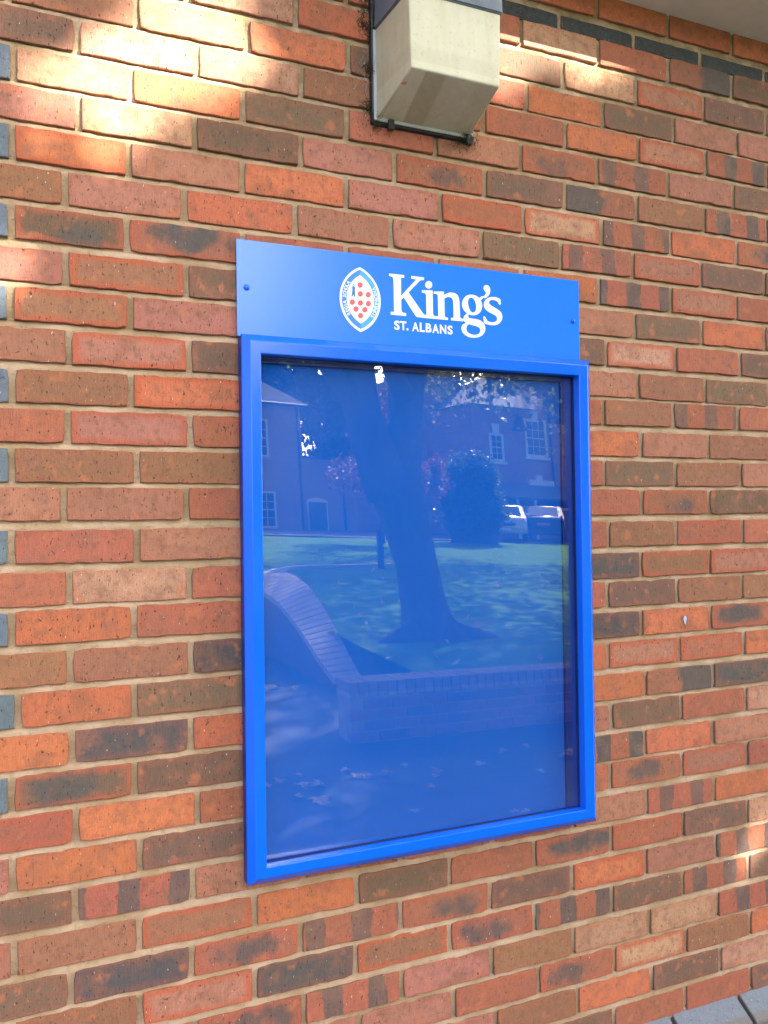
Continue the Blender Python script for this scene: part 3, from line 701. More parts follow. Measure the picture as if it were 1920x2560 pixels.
# lens: base rectangle on the wall side, front face 165 mm out, sloping underside (all relative to FO)
LZ1 = 0.200
lv = [(-0.117, -0.016, 0.008), (0.117, -0.016, 0.008), (-0.104, -0.165, 0.046), (0.104, -0.165, 0.046),
      (-0.108, -0.165, LZ1), (0.108, -0.165, LZ1), (-0.117, -0.016, LZ1), (0.117, -0.016, LZ1)]
bm = bmesh.new(); vs = [bm.verts.new(v) for v in lv]
for f in ((0, 1, 3, 2), (2, 3, 5, 4), (0, 2, 4, 6), (1, 7, 5, 3)): bm.faces.new([vs[i] for i in f])
bmesh.ops.recalc_face_normals(bm, faces=bm.faces)
es = [e for e in bm.edges if len(e.link_faces) == 2]
bmesh.ops.bevel(bm, geom=es, offset=0.004, segments=3, affect='EDGES', profile=0.6)
for f in bm.faces: f.normal_flip() if f.normal.dot(Vector((0, -1, -0.3))) < -0.2 else None
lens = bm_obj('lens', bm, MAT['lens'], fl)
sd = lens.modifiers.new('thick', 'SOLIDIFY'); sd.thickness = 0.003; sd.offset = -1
# reflector and lamp inside
RM = plain('aluminium_reflector', (0.80, 0.80, 0.76), 0.28, 0.5, 0.6, var=0.1)
mesh_obj('reflector', [(-0.095, -0.028, 0.02), (0.095, -0.028, 0.02), (0.095, -0.060, 0.075), (-0.095, -0.060, 0.075), (0.095, -0.030, 0.125), (-0.095, -0.030, 0.125), (0.095, -0.05, 0.19), (-0.095, -0.05, 0.19)],
         [(0, 1, 2, 3), (3, 2, 4, 5), (5, 4, 6, 7)], RM, fl)
mesh_obj('diffuser_back', [(-0.112, -0.02, 0.01), (0.112, -0.02, 0.01), (0.112, -0.02, 0.199), (-0.112, -0.02, 0.199)], [(0, 1, 2, 3)], plain('white_enamel', (0.75, 0.74, 0.66), 0.5), fl)
tv, tf = tube([(-0.07, -0.085, 0.14), (0.07, -0.085, 0.14)], [0.011, 0.011], 14); mesh_obj('lamp_tube', tv, tf, plain('opal_glass', (0.8, 0.8, 0.74), 0.2), fl, True)
# base frame: rim round the lens, on the wall
def fring(name, x, z0, z1, y0, y1, w, mat):
    bm = bmesh.new()
    for a, b, c_, d in ((-x, -x + w, z0, z1), (x - w, x, z0, z1), (-x + w, x - w, z0, z0 + w)):
        box_bm(bm, a, b, y0, y1, c_, d, 0.0012)
    bmesh.ops.recalc_face_normals(bm, faces=bm.faces); return bm_obj(name, bm, mat, fl)
fring('lens_flange', 0.1235, 0.001, LZ1, -0.0165, -0.0125, 0.0085, plain('clear_grey_flange', (0.42, 0.42, 0.38), 0.25, var=0.2, scale=40))
o = box('base_plate', -0.127, 0.127, -0.0123, 0.004, -0.004, 0.30, MAT['black'], None, 0.003); o.parent = fl
# hood
hv = [(-0.121, -0.0135), (-0.112, -0.170), (0.112, -0.170), (0.121, -0.0135)]
bm = bmesh.new(); lo = [bm.verts.new((x, y, LZ1 + 0.001)) for x, y in hv]; md_ = [bm.verts.new((x * 0.985, y * 0.985, 0.265)) for x, y in hv]; hi = [bm.verts.new((x * 0.93, max(y, -0.12), 0.297)) for x, y in hv]
for A, B in ((lo, md_), (md_, hi)):
    for i in range(4): bm.faces.new((A[i], A[(i + 1) % 4], B[(i + 1) % 4], B[i]))
bm.faces.new(hi); bm.faces.new(lo[::-1]); bmesh.ops.recalc_face_normals(bm, faces=bm.faces)
bmesh.ops.bevel(bm, geom=[e for e in bm.edges if e.calc_face_angle(0) > 0.2], offset=0.003, segments=2, affect='EDGES')
bm_obj('hood', bm, MAT['slate_blue'], fl)
for x in (-0.085, 0.110):
    o = box('clip', x - 0.007, x + 0.007, -0.024, -0.012, -0.016, 0.006, MAT['black'], None, 0.0015); o.parent = fl
# cobwebs and dirt caught round the edges
def webs(name, spots, n, length, mat, rad=0.0005):
    parts = []
    for k in range(n):
        sx, sy, sz, spread = spots[rng.randrange(len(spots))]
        p = np.array([sx, sy, sz]) + nrg.normal(size=3) * spread * np.array([1, .35, 1]); path = [p]; d = nrg.normal(size=3); d /= np.linalg.norm(d)
        for q in range(4):
            d = d + nrg.normal(size=3) * 0.6; d /= np.linalg.norm(d); p = p + d * length * rng.uniform(.5, 1) / 4; p[1] = min(p[1], -0.001); path.append(p)
        parts.append(tube(path, [rad * rng.uniform(.5, 1.6)] * 5, 3, False))
    V, F = join(parts); o = mesh_obj(name, V, F, mat, fl); o['kind'] = 'stuff'; return o
DUST = plain('sooty_cobweb', (0.06, 0.05, 0.03), 0.95, 0.1); PALE = plain('pale_cobweb', (0.42, 0.40, 0.33), 0.95, 0.1)
webs('cobweb', [(-0.128, -0.006, 0.20, .010), (-0.129, -0.006, 0.12, .006), (-0.130, -0.006, 0.03, .008), (-0.118, -0.012, 0.0, .007), (0.09, -0.012, -0.006, .012), (0.115, -0.018, -0.004, .008), (-0.130, -0.004, 0.24, .016), (-0.134, -0.003, 0.21, .010), (-0.130, -0.004, 0.26, .012)], 460, 0.022, DUST)
webs('pale_cobweb', [(-0.105, -0.03, 0.03, .010), (0.108, -0.03, 0.012, .010), (-0.135, -0.004, 0.1, .03), (0.13, -0.004, 0.02, .03)], 60, 0.035, PALE, 0.0003)
lf = mesh_obj('dry_leaf_fragment', [(-.006, 0, -.003), (.005, -.001, -.004), (.006, -.003, .002), (.002, -.001, .006), (-.001, -.002, .0005)], [(0, 1, 2, 4), (4, 2, 3)], plain('brown_leaf', (0.17, 0.065, 0.02), 0.8))
pl_ = wallpt(1009, 207, 0.145); lf.location = (pl_[0], pl_[1], pl_[2]); tag(lf, 'tiny brown dry leaf fragment stuck on the floodlight lens', 'leaf')
sm_ = lf.modifiers.new('t', 'SOLIDIFY'); sm_.thickness = 0.0006


# ================================================================== the place across the drive (mirrored in the pane)
def lawn_z(y): return 0.40 + max(0.0, -4.0 - y) * 0.0215
def ground_material(name, a, b, c_, scale, bscale, rough=0.9):
    t = NT(name); co = t.coord(); n = t.noise(co, scale, 5); m_ = t.noise(co, bscale, 3, .65)
    col = t.mix(t.smooth(n, .35, .65), a, b); col = t.mix(t.smooth(m_, .55, .75, 0, .6), col, c_)
    t.base(col, rough, 0.25); t.l.new(t.bump(m_, 0.5, 0.01), t.b.inputs['Normal']); return t.m
ASPH = ground_material('asphalt', (0.055, 0.056, 0.060), (0.085, 0.085, 0.088), (0.13, 0.125, 0.12), 1.2, 90)
GRASS = ground_material('grass_lawn', (0.075, 0.165, 0.024), (0.12, 0.23, 0.040), (0.15, 0.21, 0.055), 2.0, 60); GRASS.node_tree.nodes['Principled BSDF'].inputs['Specular IOR Level'].default_value = 0.0
struct(mesh_obj('ground', [(-400, 60, -0.004), (400, 60, -0.004), (400, -400, -0.004), (-400, -400, -0.004)], [(0, 3, 2, 1)], ASPH))
DZ = 0.90
struct(mesh_obj('upper_drive', [(-60, -25.4, DZ), (120, -25.4, DZ), (120, -200, DZ), (-60, -200, DZ), (-60, -25.4, 0), (120, -25.4, 0)], [(0, 3, 2, 1), (0, 1, 5, 4)], ASPH))
# pale edging of a path crossing the lawn
kp = [MZ(x, y, lawn_z(-18.5) + .01) for x, y in ((600, 1428), (640, 1419), (680, 1410), (720, 1405), (800, 1403), (900, 1402), (1000, 1401))]
V = []; F = []
for p in kp:
    for dx, dz in ((0, .05), (0, -.1)): V.append((p[0], p[1] + .09, lawn_z(p[1]) + dz)); V.append((p[0], p[1] - .09, lawn_z(p[1]) + dz))
for i in range(len(kp) - 1):
    a = i * 4; b = a + 4; F += [(a, b, b + 1, a + 1), (a, a + 2, b + 2, b), (a + 1, b + 1, b + 3, a + 3)]
struct(mesh_obj('path_edging', V, F, plain('pale_concrete', (0.42, 0.41, 0.38), 0.8)))

# low retaining wall with brick-on-edge coping
lw0 = np.array([2.07, -3.78]); lwd = np.array([1.0, -0.075]); lwd /= np.linalg.norm(lwd); lwn = np.array([-lwd[1], lwd[0]]) * -1
lw = thing('low_wall', 'low brick retaining wall with brick on edge coping along the lawn', 'wall', (lw0[0], lw0[1], 0), math.atan2(lwd[1], lwd[0]))
LWL = 6.0
box('wall_core', 0.012, LWL, -0.21, -0.008, -0.02, 0.315, MAT['mortar'], lw)
SMB = [brick_mesh(300 + i, depth=0.06) for i in range(6)]
for q in range(4):
    for i in range(int(LWL / 0.225) + 1):
        x = i * 0.225 + (0.1125 if q % 2 else 0)
        if x > LWL - .12: continue
        o = bpy.data.objects.new('brick', SMB[(i * 3 + q) % 6]); o.location = (x + 0.1075, -0.0, 0.037 + q * 0.075); o.rotation_euler = (0, 0, math.pi); o.location.y = 0.0
        o.color = dress(rng.choice('rpbkr'), i * 9 + q); link(o, lw)
cm = bmesh.new(); box_bm(cm, -0.033, 0.033, -0.1095, 0.1095, 0, 0.105, 0.004); bmesh.ops.recalc_face_normals(cm, faces=cm.faces)
cme = bpy.data.meshes.new('coping_brick'); cm.to_mesh(cme); cm.free(); cme.materials.append(MAT['brick'])
for i in range(int(LWL / 0.075)):
    o = bpy.data.objects.new('coping_brick', cme); o.location = (0.035 + i * 0.075, -0.098, 0.317 + rng.uniform(-.002, .002)); o.rotation_euler = (0, 0, rng.uniform(-.01, .01))
    f = rng.uniform(.9, 1.15); o.color = (0.60 * f, 0.44 * f, 0.36 * f, 0.0); link(o, lw)
# ramped wall climbing away from the corner
rl = [(836, 1697), (800, 1650), (762, 1590), (730, 1545), (698, 1506), (658, 1476), (612, 1446)]
rr = [(902, 1690), (872, 1636), (838, 1570), (805, 1512), (773, 1466), (740, 1440), (708, 1428)]
tt = [5.95, 6.2, 6.6, 6.95, 7.3, 7.7, 8.2]
Lp = [MT(*p, t) for p, t in zip(rl, tt)]; Rp = [MT(*p, t) for p, t in zip(rr, tt)]
def resample(P_, n):
    P_ = np.array(P_); d = np.concatenate([[0], np.cumsum(np.linalg.norm(np.diff(P_, axis=0), axis=1))]); s = np.linspace(0, d[-1], n)
    return np.stack([np.interp(s, d, P_[:, i]) for i in range(3)], 1)
nr = 27; Lp = resample(catmull(Lp)[:-4] if False else Lp, nr); Rp = resample(Rp, nr)
ro = np.array([Lp[0][0], Lp[0][1], 0]); rw = thing('ramped_wall', 'ramped brick side wall with pale coping climbing beside the lawn', 'wall', tuple(ro))
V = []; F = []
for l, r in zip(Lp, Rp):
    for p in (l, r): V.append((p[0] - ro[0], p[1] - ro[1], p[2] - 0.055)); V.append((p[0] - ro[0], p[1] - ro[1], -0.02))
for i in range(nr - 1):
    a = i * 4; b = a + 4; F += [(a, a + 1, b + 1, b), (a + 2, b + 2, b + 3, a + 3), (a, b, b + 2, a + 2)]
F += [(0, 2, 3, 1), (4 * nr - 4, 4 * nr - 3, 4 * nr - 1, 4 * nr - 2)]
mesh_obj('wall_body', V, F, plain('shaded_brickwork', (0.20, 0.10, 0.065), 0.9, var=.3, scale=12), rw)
COP = plain('pale_coping_brick', (0.62, 0.48, 0.40), 0.8, var=.15, scale=9)
for i in range(nr - 1):
    a, b, c1, d1 = Lp[i], Rp[i], Rp[i + 1], Lp[i + 1]; m0 = (a + b + c1 + d1) / 4; V = []
    for p in (a, b, c1, d1):
        q = m0 + (p - m0) * np.array([1.02, 1.02, 1.0]); s = 0.10 if True else 0
        q = q + (m0 - q) * 0.0
        V.append(q - ro)
    e = (np.array(V[3]) - V[0]) * 0.09; e2 = (np.array(V[2]) - V[1]) * 0.09
    V = [V[0] + e, V[1] + e2, V[2] - e2, V[3] - e]
    V += [v - np.array([0, 0, 0.06]) for v in V]
    mesh_obj('coping_brick', V, [(0, 1, 2, 3), (7, 6, 5, 4), (0, 4, 5, 1), (1, 5, 6, 2), (2, 6, 7, 3), (3, 7, 4, 0)], COP, rw)

RYS = [-p[1] for p in Rp]; RXS = [p[0] - .06 for p in Rp]; RYE = Rp[-1][1]
print('ramp', Rp[0], Rp[-1], Lp[-1])
# lawn: raised bank rising gently away from the low wall
V = []; F = []; nx, ny = 60, 30
for iy in range(ny + 1):
    y = -3.93 - (25.5 - 3.93) * (iy / ny)
    for ix in range(nx + 1):
        xl0 = float(np.interp(-y, RYS, RXS)) - 9 * min(1, max(0, (RYE - y) / 1.2)) - max(0, RYE - 1.2 - y) * 0.6; x = xl0 + (50 - xl0) * (ix / nx) ** 1.5
        V.append((x, y, lawn_z(y) + 0.015 * math.sin(x * 1.3 + y) + (0.012 * math.sin(2.1 * y))))
for iy in range(ny):
    for ix in range(nx):
        a = iy * (nx + 1) + ix; F.append((a, a + nx + 1, a + nx + 2, a + 1))
struct(mesh_obj('lawn', V, F, GRASS, smooth=True))
# ---- foliage
# wall spots kept sunlit by leaving out leaves along their sun rays (photo pixels, radius in metres)
GAPS = [(wallpt(x, y), r) for x, y, r in ((470, 45, .085), (380, 85, .09), (300, 130, .08), (230, 190, .065), (140, 180, .045), (570, 95, .05), (430, 15, .08), (330, 215, .045), (450, 220, .045), (530, 20, .07), (200, 270, .03),
        (350, 330, .035), (250, 380, .03), (10, 690, .05), (1310, 90, .06), (1420, 110, .06), (1540, 150, .05), (1210, 60, .06), (1100, 120, .07), (1270, 190, .05), (1870, 2130, .045), (1890, 1960, .035), (90, 560, .03), (620, 160, .045), (1120, 250, .05),
        (1550, 750, .03), (1780, 820, .03), (1650, 610, .025))]
def sunlit_filter(C):
    keep = np.ones(len(C), bool)
    for p, r in GAPS:
        v = C - p; t = v @ SUN; d = np.linalg.norm(v - t[:, None] * SUN, axis=1); keep &= ~((d < r + 0.012) & (t > 0.3))
    return keep
# openings between the crowns where the mirrored sky shows
SKYGAPS = [(*MT(x, y, 0.0), *(MT(x, y, 1.0) - MT(x, y, 0.0)), r) for x, y, r in ((1203, 925, 11), (1204, 955, 12), (1205, 985, 11), (1207, 1012, 8), (1209, 1035, 4), (800, 900, 18), (803, 930, 13), (868, 903, 7), (930, 904, 8), (808, 1062, 6), (818, 1078, 7), (1388, 935, 12), (1245, 985, 5))]
def sky_filter(C):
    keep = np.ones(len(C), bool)
    for g_ in SKYGAPS:
        o_ = np.array(g_[:3]); d_ = np.array(g_[3:6]); v = C - o_; t = v @ d_; dd = np.linalg.norm(v - t[:, None] * d_, axis=1)
        keep &= ~(dd < g_[6] / FPX * (t + 1.9) * nrg.uniform(.75, 1.35, len(C)))
    return keep
def leaf_material(name, greens, trans=0.5, rough=0.5):
    t = NT(name); at = t.new('ShaderNodeAttribute', attribute_name='hue')
    rp = t.new('ShaderNodeValToRGB'); t.l.new(at.outputs['Fac'], rp.inputs[0])
    el = rp.color_ramp.elements; el[0].position = 0; el[0].color = (*greens[0], 1); el[1].position = 1; el[1].color = (*greens[-1], 1)
    for i, g_ in enumerate(greens[1:-1]): e = el.new((i + 1) / (len(greens) - 1)); e.color = (*g_, 1)
    t.base(rp.outputs[0], rough, 0.35)
    tr = t.new('ShaderNodeBsdfTranslucent'); t.l.new(t.mix(1.0, rp.outputs[0], (1.9, 1.7, 0.9), 'MULTIPLY'), tr.inputs[0])
    mx = t.new('ShaderNodeMixShader'); mx.inputs[0].default_value = trans; t.l.new(t.b.outputs[0], mx.inputs[1]); t.l.new(tr.outputs[0], mx.inputs[2])
    t.l.new(mx.outputs[0], t.out.inputs[0]); return t.m
LEAF = leaf_material('autumn_leaf', [(0.030, 0.065, 0.016), (0.05, 0.09, 0.02), (0.10, 0.12, 0.02), (0.30, 0.21, 0.02)])
DARKLEAF = leaf_material('evergreen_leaf', [(0.012, 0.026, 0.012), (0.022, 0.045, 0.018), (0.04, 0.07, 0.022)], 0.25)
REDLEAF = leaf_material('red_leaf', [(0.08, 0.015, 0.012), (0.16, 0.03, 0.02), (0.22, 0.055, 0.025)], 0.3)
IVY = leaf_material('ivy_leaf', [(0.02, 0.045, 0.014), (0.04, 0.08, 0.02), (0.09, 0.13, 0.03)], 0.35, 0.35)
def leaf_cloud(name, C, size, mat, parent, filt=False, huebias=0.0):
    C = np.asarray(C)
    if filt: C = C[sunlit_filter(C)]
    C = C[sky_filter(C)]
    n = len(C); a = nrg.normal(size=(n, 3)); a /= np.linalg.norm(a, axis=1)[:, None]
    b = nrg.normal(size=(n, 3)); b -= (b * a).sum(1)[:, None] * a; b /= np.linalg.norm(b, axis=1)[:, None]
    s = size * nrg.uniform(.65, 1.3, n)[:, None]; c_ = np.cross(a, b)
    V = np.stack([C - a * s * .5, C + b * s * .38 + c_ * s * .1, C + a * s * .55, C - b * s * .38 + c_ * s * .1], 1).reshape(-1, 3)
    o0 = np.array(parent.matrix_basis.translation[:]) if parent is not None else np.zeros(3)
    V = V - o0
    F = np.arange(4 * n).reshape(n, 4)
    me = bpy.data.meshes.new(name); me.vertices.add(4 * n); me.vertices.foreach_set('co', V.ravel()); me.loops.add(4 * n); me.loops.foreach_set('vertex_index', F.ravel())
    me.polygons.add(n); me.polygons.foreach_set('loop_start', np.arange(0, 4 * n, 4)); me.polygons.foreach_set('loop_total', np.full(n, 4)); me.update(calc_edges=True)
    at = me.attributes.new('hue', 'FLOAT', 'POINT'); h = np.clip(nrg.beta(1.3, 2.4, n) + huebias, 0, 1); at.data.foreach_set('value', np.repeat(h, 4).astype(np.float32))
    me.materials.append(mat); o = bpy.data.objects.new(name, me); return link(o, parent)
def blob_points(c_, rad, clumps, per, sigma, shell=0.55):
    d = nrg.normal(size=(clumps, 3)); d /= np.linalg.norm(d, axis=1)[:, None]
    r = nrg.uniform(shell, 1.0, clumps)[:, None] ** 0.8; K = np.array(c_) + d * r * np.array(rad)
    return (K[:, None, :] + nrg.normal(size=(clumps, per, 3)) * sigma).reshape(-1, 3)
BARK = NT('bark'); co_ = BARK.coord(); n1 = BARK.noise(BARK.mapping(co_, (14, 14, 2.5)), 1.0, 5, .65)
BARK.base(BARK.mix(n1, (0.045, 0.036, 0.028), (0.14, 0.115, 0.09)), 0.9, 0.2); BARK.l.new(BARK.bump(n1, 0.9, 0.03), BARK.b.inputs['Normal']); BARK = BARK.m
def organic_tube(path, radii, n=14, wob=0.10, seed=1):
    P_ = np.array(path, float); m_ = (len(P_) - 1) * 4 + 1; s = np.linspace(0, len(P_) - 1, m_); i0 = np.minimum(s.astype(int), len(P_) - 2); f = (s - i0)[:, None]
    Q = np.array([p for p in (P_[i0] * (1 - f) + P_[i0 + 1] * f)]); Q[1:-1] = (Q[:-2] + 2 * Q[1:-1] + Q[2:]) / 4; Q[1:-1] = (Q[:-2] + 2 * Q[1:-1] + Q[2:]) / 4
    R_ = np.interp(s, range(len(radii)), radii); V, F = tube(Q, R_, n); rr_ = random.Random(seed); ph = [rr_.uniform(0, 6) for _ in range(4)]
    V2 = []
    for i, v in enumerate(V):
        k = i % n; q = Q[min(i // n, len(Q) - 1)]; an = 2 * math.pi * k / n
        w = 1 + wob * (math.sin(3 * an + ph[0] + i // n * .15) * .6 + math.sin(5 * an + ph[1] - i // n * .2) * .4)
        V2.append(q + (v - q) * w)
    return V2, F
# the leaning tree on the lawn
TY = -5.6
def tp(x, y, dy=0): return M(x, y, TY + dy)
b0 = tp(1066, 1604); b0[2] = lawn_z(TY)
tree = thing('leaning_tree', 'large leaning tree with forked trunk and root flare on the lawn', 'tree', tuple(b0))
sc = np.linalg.norm(tp(1000, 1300) - tp(1100, 1300)) / 100
def wp(pts): return [p - b0 for p in pts]
tr_path = [tp(1090, 1625), tp(1074, 1580), tp(1056, 1500), tp(1036, 1400), tp(1008, 1290), tp(985, 1210)]; tr_path[0][2] = lawn_z(TY) - .15
parts = [organic_tube(wp(tr_path), [92 * sc, 64 * sc, 51 * sc, 47 * sc, 52 * sc, 62 * sc], 18, .12, 1)]
parts.append(organic_tube(wp([tp(980, 1240), tp(940, 1130), tp(908, 1040), tp(892, 950), tp(880, 850, .3), tp(850, 650, .6), tp(800, 350, .8)]), [55 * sc, 47 * sc, 43 * sc, 42 * sc, 40 * sc, 32 * sc, 16 * sc], 14, .1, 2))
parts.append(organic_tube(wp([tp(1000, 1240), tp(1005, 1130), tp(1012, 1040), tp(1022, 950), tp(1050, 820, -.2), tp(1120, 560, -.4), tp(1200, 200, -.6)]), [50 * sc, 42 * sc, 37 * sc, 35 * sc, 32 * sc, 26 * sc, 12 * sc], 14, .1, 3))
parts.append(organic_tube(wp([tp(915, 1060), tp(850, 960, .2), tp(790, 880, .4), tp(690, 740, .8)]), [30 * sc, 22 * sc, 17 * sc, 8 * sc], 10, .1, 4))
parts.append(organic_tube(wp([tp(1015, 1000), tp(985, 930, .3), tp(960, 860, .6), tp(930, 700, .9)]), [26 * sc, 22 * sc, 17 * sc, 8 * sc], 10, .1, 5))
for x, y, dx in ((1150, 1608, 90), (1215, 1606, 60), (985, 1600, -60), (1020, 1618, -40)):
    parts.append(organic_tube(wp([tp(1062, 1560), tp((1062 + x) / 2 + 4, 1588, .1), np.array([*tp(x, 1606, .15)[:2], lawn_z(TY) + .01]), np.array([*tp(x + dx, 1610, .2)[:2], lawn_z(TY) - .08])]), [50 * sc, 30 * sc, 17 * sc, 7 * sc], 8, .1, 7))
V, F = join(parts); mesh_obj('trunk', V, F, BARK, tree, True)
C1 = np.concatenate([blob_points((4.5, -5.5, 6.7), (3.2, 2.8, 2.7), 420, 70, .36, .2),  blob_points((6.4, -6.6, 5.6), (2.2, 2.2, 1.7), 150, 60, .32, .2)])
C1 = C1[C1[:, 2] > 3.35]
leaf_cloud('crown', C1, 0.125, LEAF, tree, True)
# second tree, right of the mirrored view, its low branches hanging in
t2 = thing('lawn_tree', 'broad yellowing tree standing on the lawn beside the leaning tree', 'tree', (8.9, -7.9, lawn_z(-7.9)))
o2 = np.array([8.9, -7.9, lawn_z(-7.9)])
V, F = join([organic_tube([(0, 0, -.2), (0, 0, .5), (-.1, .05, 2), (-.1, 0, 4), (.1, 0, 7)], [.42, .28, .24, .2, .06], 14, .12, 11),
             organic_tube([(-.1, 0, 2.2), (-.8, .1, 2.9), (-1.8, .2, 3.1), (-2.6, .2, 2.9)], [.12, .09, .06, .02], 8, .1, 12), organic_tube([(-.1, 0, 3), (-.7, .8, 4.2), (-1.5, 1.4, 5.4)], [.13, .1, .04], 8, .1, 13)])
mesh_obj('trunk', V, F, BARK, t2, True)
C2 = np.concatenate([blob_points((8.4, -7.8, 7.0), (3.4, 3.0, 3.0), 380, 62, .38, .2), blob_points((6.9, -7.9, 3.9), (1.15, .9, 1.0), 46, 40, .2, .1)])
def spray(px, py, n, sx, sy, t0):
    return np.array([MT(px + nrg.normal() * sx, py + nrg.normal() * sy, t0 + nrg.normal() * .5) for _ in range(n)])
C2b = np.concatenate([spray(1420, 960, 240, 25, 40, 11.5), spray(1425, 1060, 170, 16, 40, 11.5), spray(1300, 935, 220, 60, 20, 11.8), spray(1120, 985, 90, 25, 28, 12), spray(1160, 935, 170, 50, 20, 12), spray(1390, 1130, 46, 18, 14, 11.2), spray(1260, 950, 90, 30, 16, 12.3), spray(1085, 1035, 30, 10, 14, 12)])
C2b = C2b[[not (1192 < 0) for _ in C2b]]
leaf_cloud('crown', C2, 0.12, LEAF, t2, True, .08); leaf_cloud('hanging_branches', C2b, 0.062, LEAF, t2, True, .42)
# trees added to shade the lawn, and dark trees behind the houses
def simple_tree(name, label, base, h, blobs, size, mat, hue=0.0, trunk=.25, group=None, filt=False):
    t = thing(name, label, 'tree', tuple(base), group=group)
    V, F = organic_tube([(0, 0, -.2), (0, 0, h * .3), (.1, 0, h * .6), (0, 0, h * .9)], [trunk * 1.4, trunk, trunk * .7, trunk * .2], 10, .1, 21); mesh_obj('trunk', V, F, BARK, t, True)
    C_ = np.concatenate([blob_points(*b) for b in blobs]); leaf_cloud('crown', C_, size, mat, t, filt, hue); return t
simple_tree('added_shade_tree', 'green tree added behind the leaning trunk to shade the lawn', (9.4, -18.6, lawn_z(-18.6)), 10, [((9.6, -18.6, 8.0), (4.6, 4.2, 2.8), 200, 42, .42, .2), ((13.5, -22.0, 7.6), (3.2, 3.0, 2.3), 90, 42, .42, .2)], 0.18, LEAF, .05, .2, None, True)
simple_tree('added_shade_tree', 'young green tree added at the side to shade the lawn', (13.2, -12.3, lawn_z(-12.3)), 9, [((12.6, -12.3, 7.2), (4.2, 4.0, 2.6), 180, 42, .42, .2)], 0.17, LEAF, .08, .25, None, True)
simple_tree('added_shade_tree', 'tall green and yellow tree added to shade the far lawn', (19.5, -17.5, lawn_z(-17.5)), 9, [((18.6, -17.5, 7.4), (4.6, 4.6, 2.9), 210, 42, .42, .2), ((16.2, -18.5, 5.6), (2.0, 2.0, 1.3), 40, 60, .4, .2)], 0.17, LEAF, .12, .3, None, True)
simple_tree('added_shade_tree', 'spreading green tree added near the parked cars to shade the lawn', (27.5, -21.5, lawn_z(-21.5)), 9, [((27.5, -21.5, 7), (4.6, 4.6, 3.2), 190, 55, .55, .2)], 0.18, LEAF, .1, .3, None, True)
def bgtree(label, px, py0, py1, w, Y, mat=DARKLEAF):
    top = M(px, py0, Y); bot = M(px, py1, Y); hw = abs(M(px + w, py1, Y)[0] - M(px, py1, Y)[0])
    cz = (top[2] + bot[2]) / 2; rz = (top[2] - bot[2]) / 2
    simple_tree('evergreen_tree', label, (bot[0], Y, DZ), cz, [((bot[0], Y, cz), (hw, hw, rz), 130, 60, .55, .15)], .38, mat)
bgtree('dark evergreen tree behind the house with the green door', 680, 835, 1060, 86, -46)
bgtree('dark evergreen tree behind the garden wall', 838, 830, 1190, 58, -47)
bgtree('tall dark evergreen tree behind the gabled hall', 1075, 640, 1060, 105, -50)
bgtree('dark evergreen tree behind the house with the porch', 1330, 640, 1030, 105, -52)
# red-leaved small tree and ivy-clad bush
rb = M(958, 1375, -22.5); rb[2] = lawn_z(-22.5)
rt_ = thing('red_maple', 'small red leaved maple behind the leaning trunk', 'tree', tuple(rb))
V, F = organic_tube([(0, 0, -.1), (.05, 0, .8), (-.1, 0, 1.6), (0, 0, 2.2)], [.09, .06, .05, .02], 8); mesh_obj('trunk', V, F, BARK, rt_, True)
CC = np.concatenate([blob_points(M(950, 1185, -22.5), (1.7, 1.3, .62), 90, 40, .15, .2), blob_points(M(1085, 1190, -22.5), (.35, .5, .9), 26, 40, .13, .2), blob_points(M(940, 1040, -22.8), (.7, .5, 1.2), 30, 40, .15, .2)]); leaf_cloud('crown', CC, .10, REDLEAF, rt_)
ib = M(1185, 1338, -24.5); ib[2] = lawn_z(-24.5)
iv = thing('ivy_bush', 'tall rounded ivy clad bush with sunlit top leaves', 'bush', tuple(ib))
tp_ = M(1185, 1128, -24.5); hw = abs(M(1262, 1250, -24.5)[0] - M(1185, 1250, -24.5)[0]); hh = tp_[2] - ib[2]
CC = np.concatenate([blob_points((ib[0], -24.5, ib[2] + hh * .5), (hw * .9, hw * .8, hh * .5), 260, 40, .13, .7), blob_points((ib[0], -24.5, ib[2] + hh * .3), (hw * .95, hw * .8, hh * .32), 140, 40, .13, .6)])
leaf_cloud('foliage', CC, .11, IVY, iv)
V, F = organic_tube([(0, 0, -.1), (0, 0, hh * .4), (0, 0, hh * .8)], [hw * .6, hw * .62, hw * .25], 12, .15); mesh_obj('stem', V, F, BARK, iv, True)
# short timber post on the lawn
pp = MZ(953, 1409, lawn_z(-18)); pz = lawn_z(pp[1]); po = thing('timber_post', 'short dark timber post standing on the lawn', 'post', (pp[0], pp[1], pz))
o = box('shaft', -.05, .05, -.05, .05, -.1, .72, plain('dark_timber', (.05, .04, .03), .9), po, .008); o = box('cap', -.058, .058, -.058, .058, .7205, .75, plain('grey_timber', (.09, .08, .07), .9), po, .006)

# ---- houses
def far_brick(name, a, b):
    t = NT(name); co = t.coord(); br = t.new('ShaderNodeTexBrick'); t.l.new(t.mapping(co, (1, 1, 1)), br.inputs[0])
    sp = t.new('ShaderNodeSeparateXYZ'); t.l.new(co, sp.inputs[0]); cb = t.new('ShaderNodeCombineXYZ'); t.l.new(sp.outputs[0], cb.inputs[0]); t.l.new(sp.outputs[2], cb.inputs[1]); t.l.new(cb.outputs[0], br.inputs[0])
    br.inputs['Color1'].default_value = (*a, 1); br.inputs['Color2'].default_value = (*b, 1); br.inputs['Mortar'].default_value = (.33, .27, .22, 1)
    br.inputs['Scale'].default_value = 1; br.inputs['Brick Width'].default_value = .225; br.inputs['Row Height'].default_value = .075; br.inputs['Mortar Size'].default_value = .006
    t.base(t.mix(t.smooth(t.noise(co, .8, 4), .3, .7, 0, .3), br.outputs[0], (.22, .10, .08)), .9, .2); return t.m
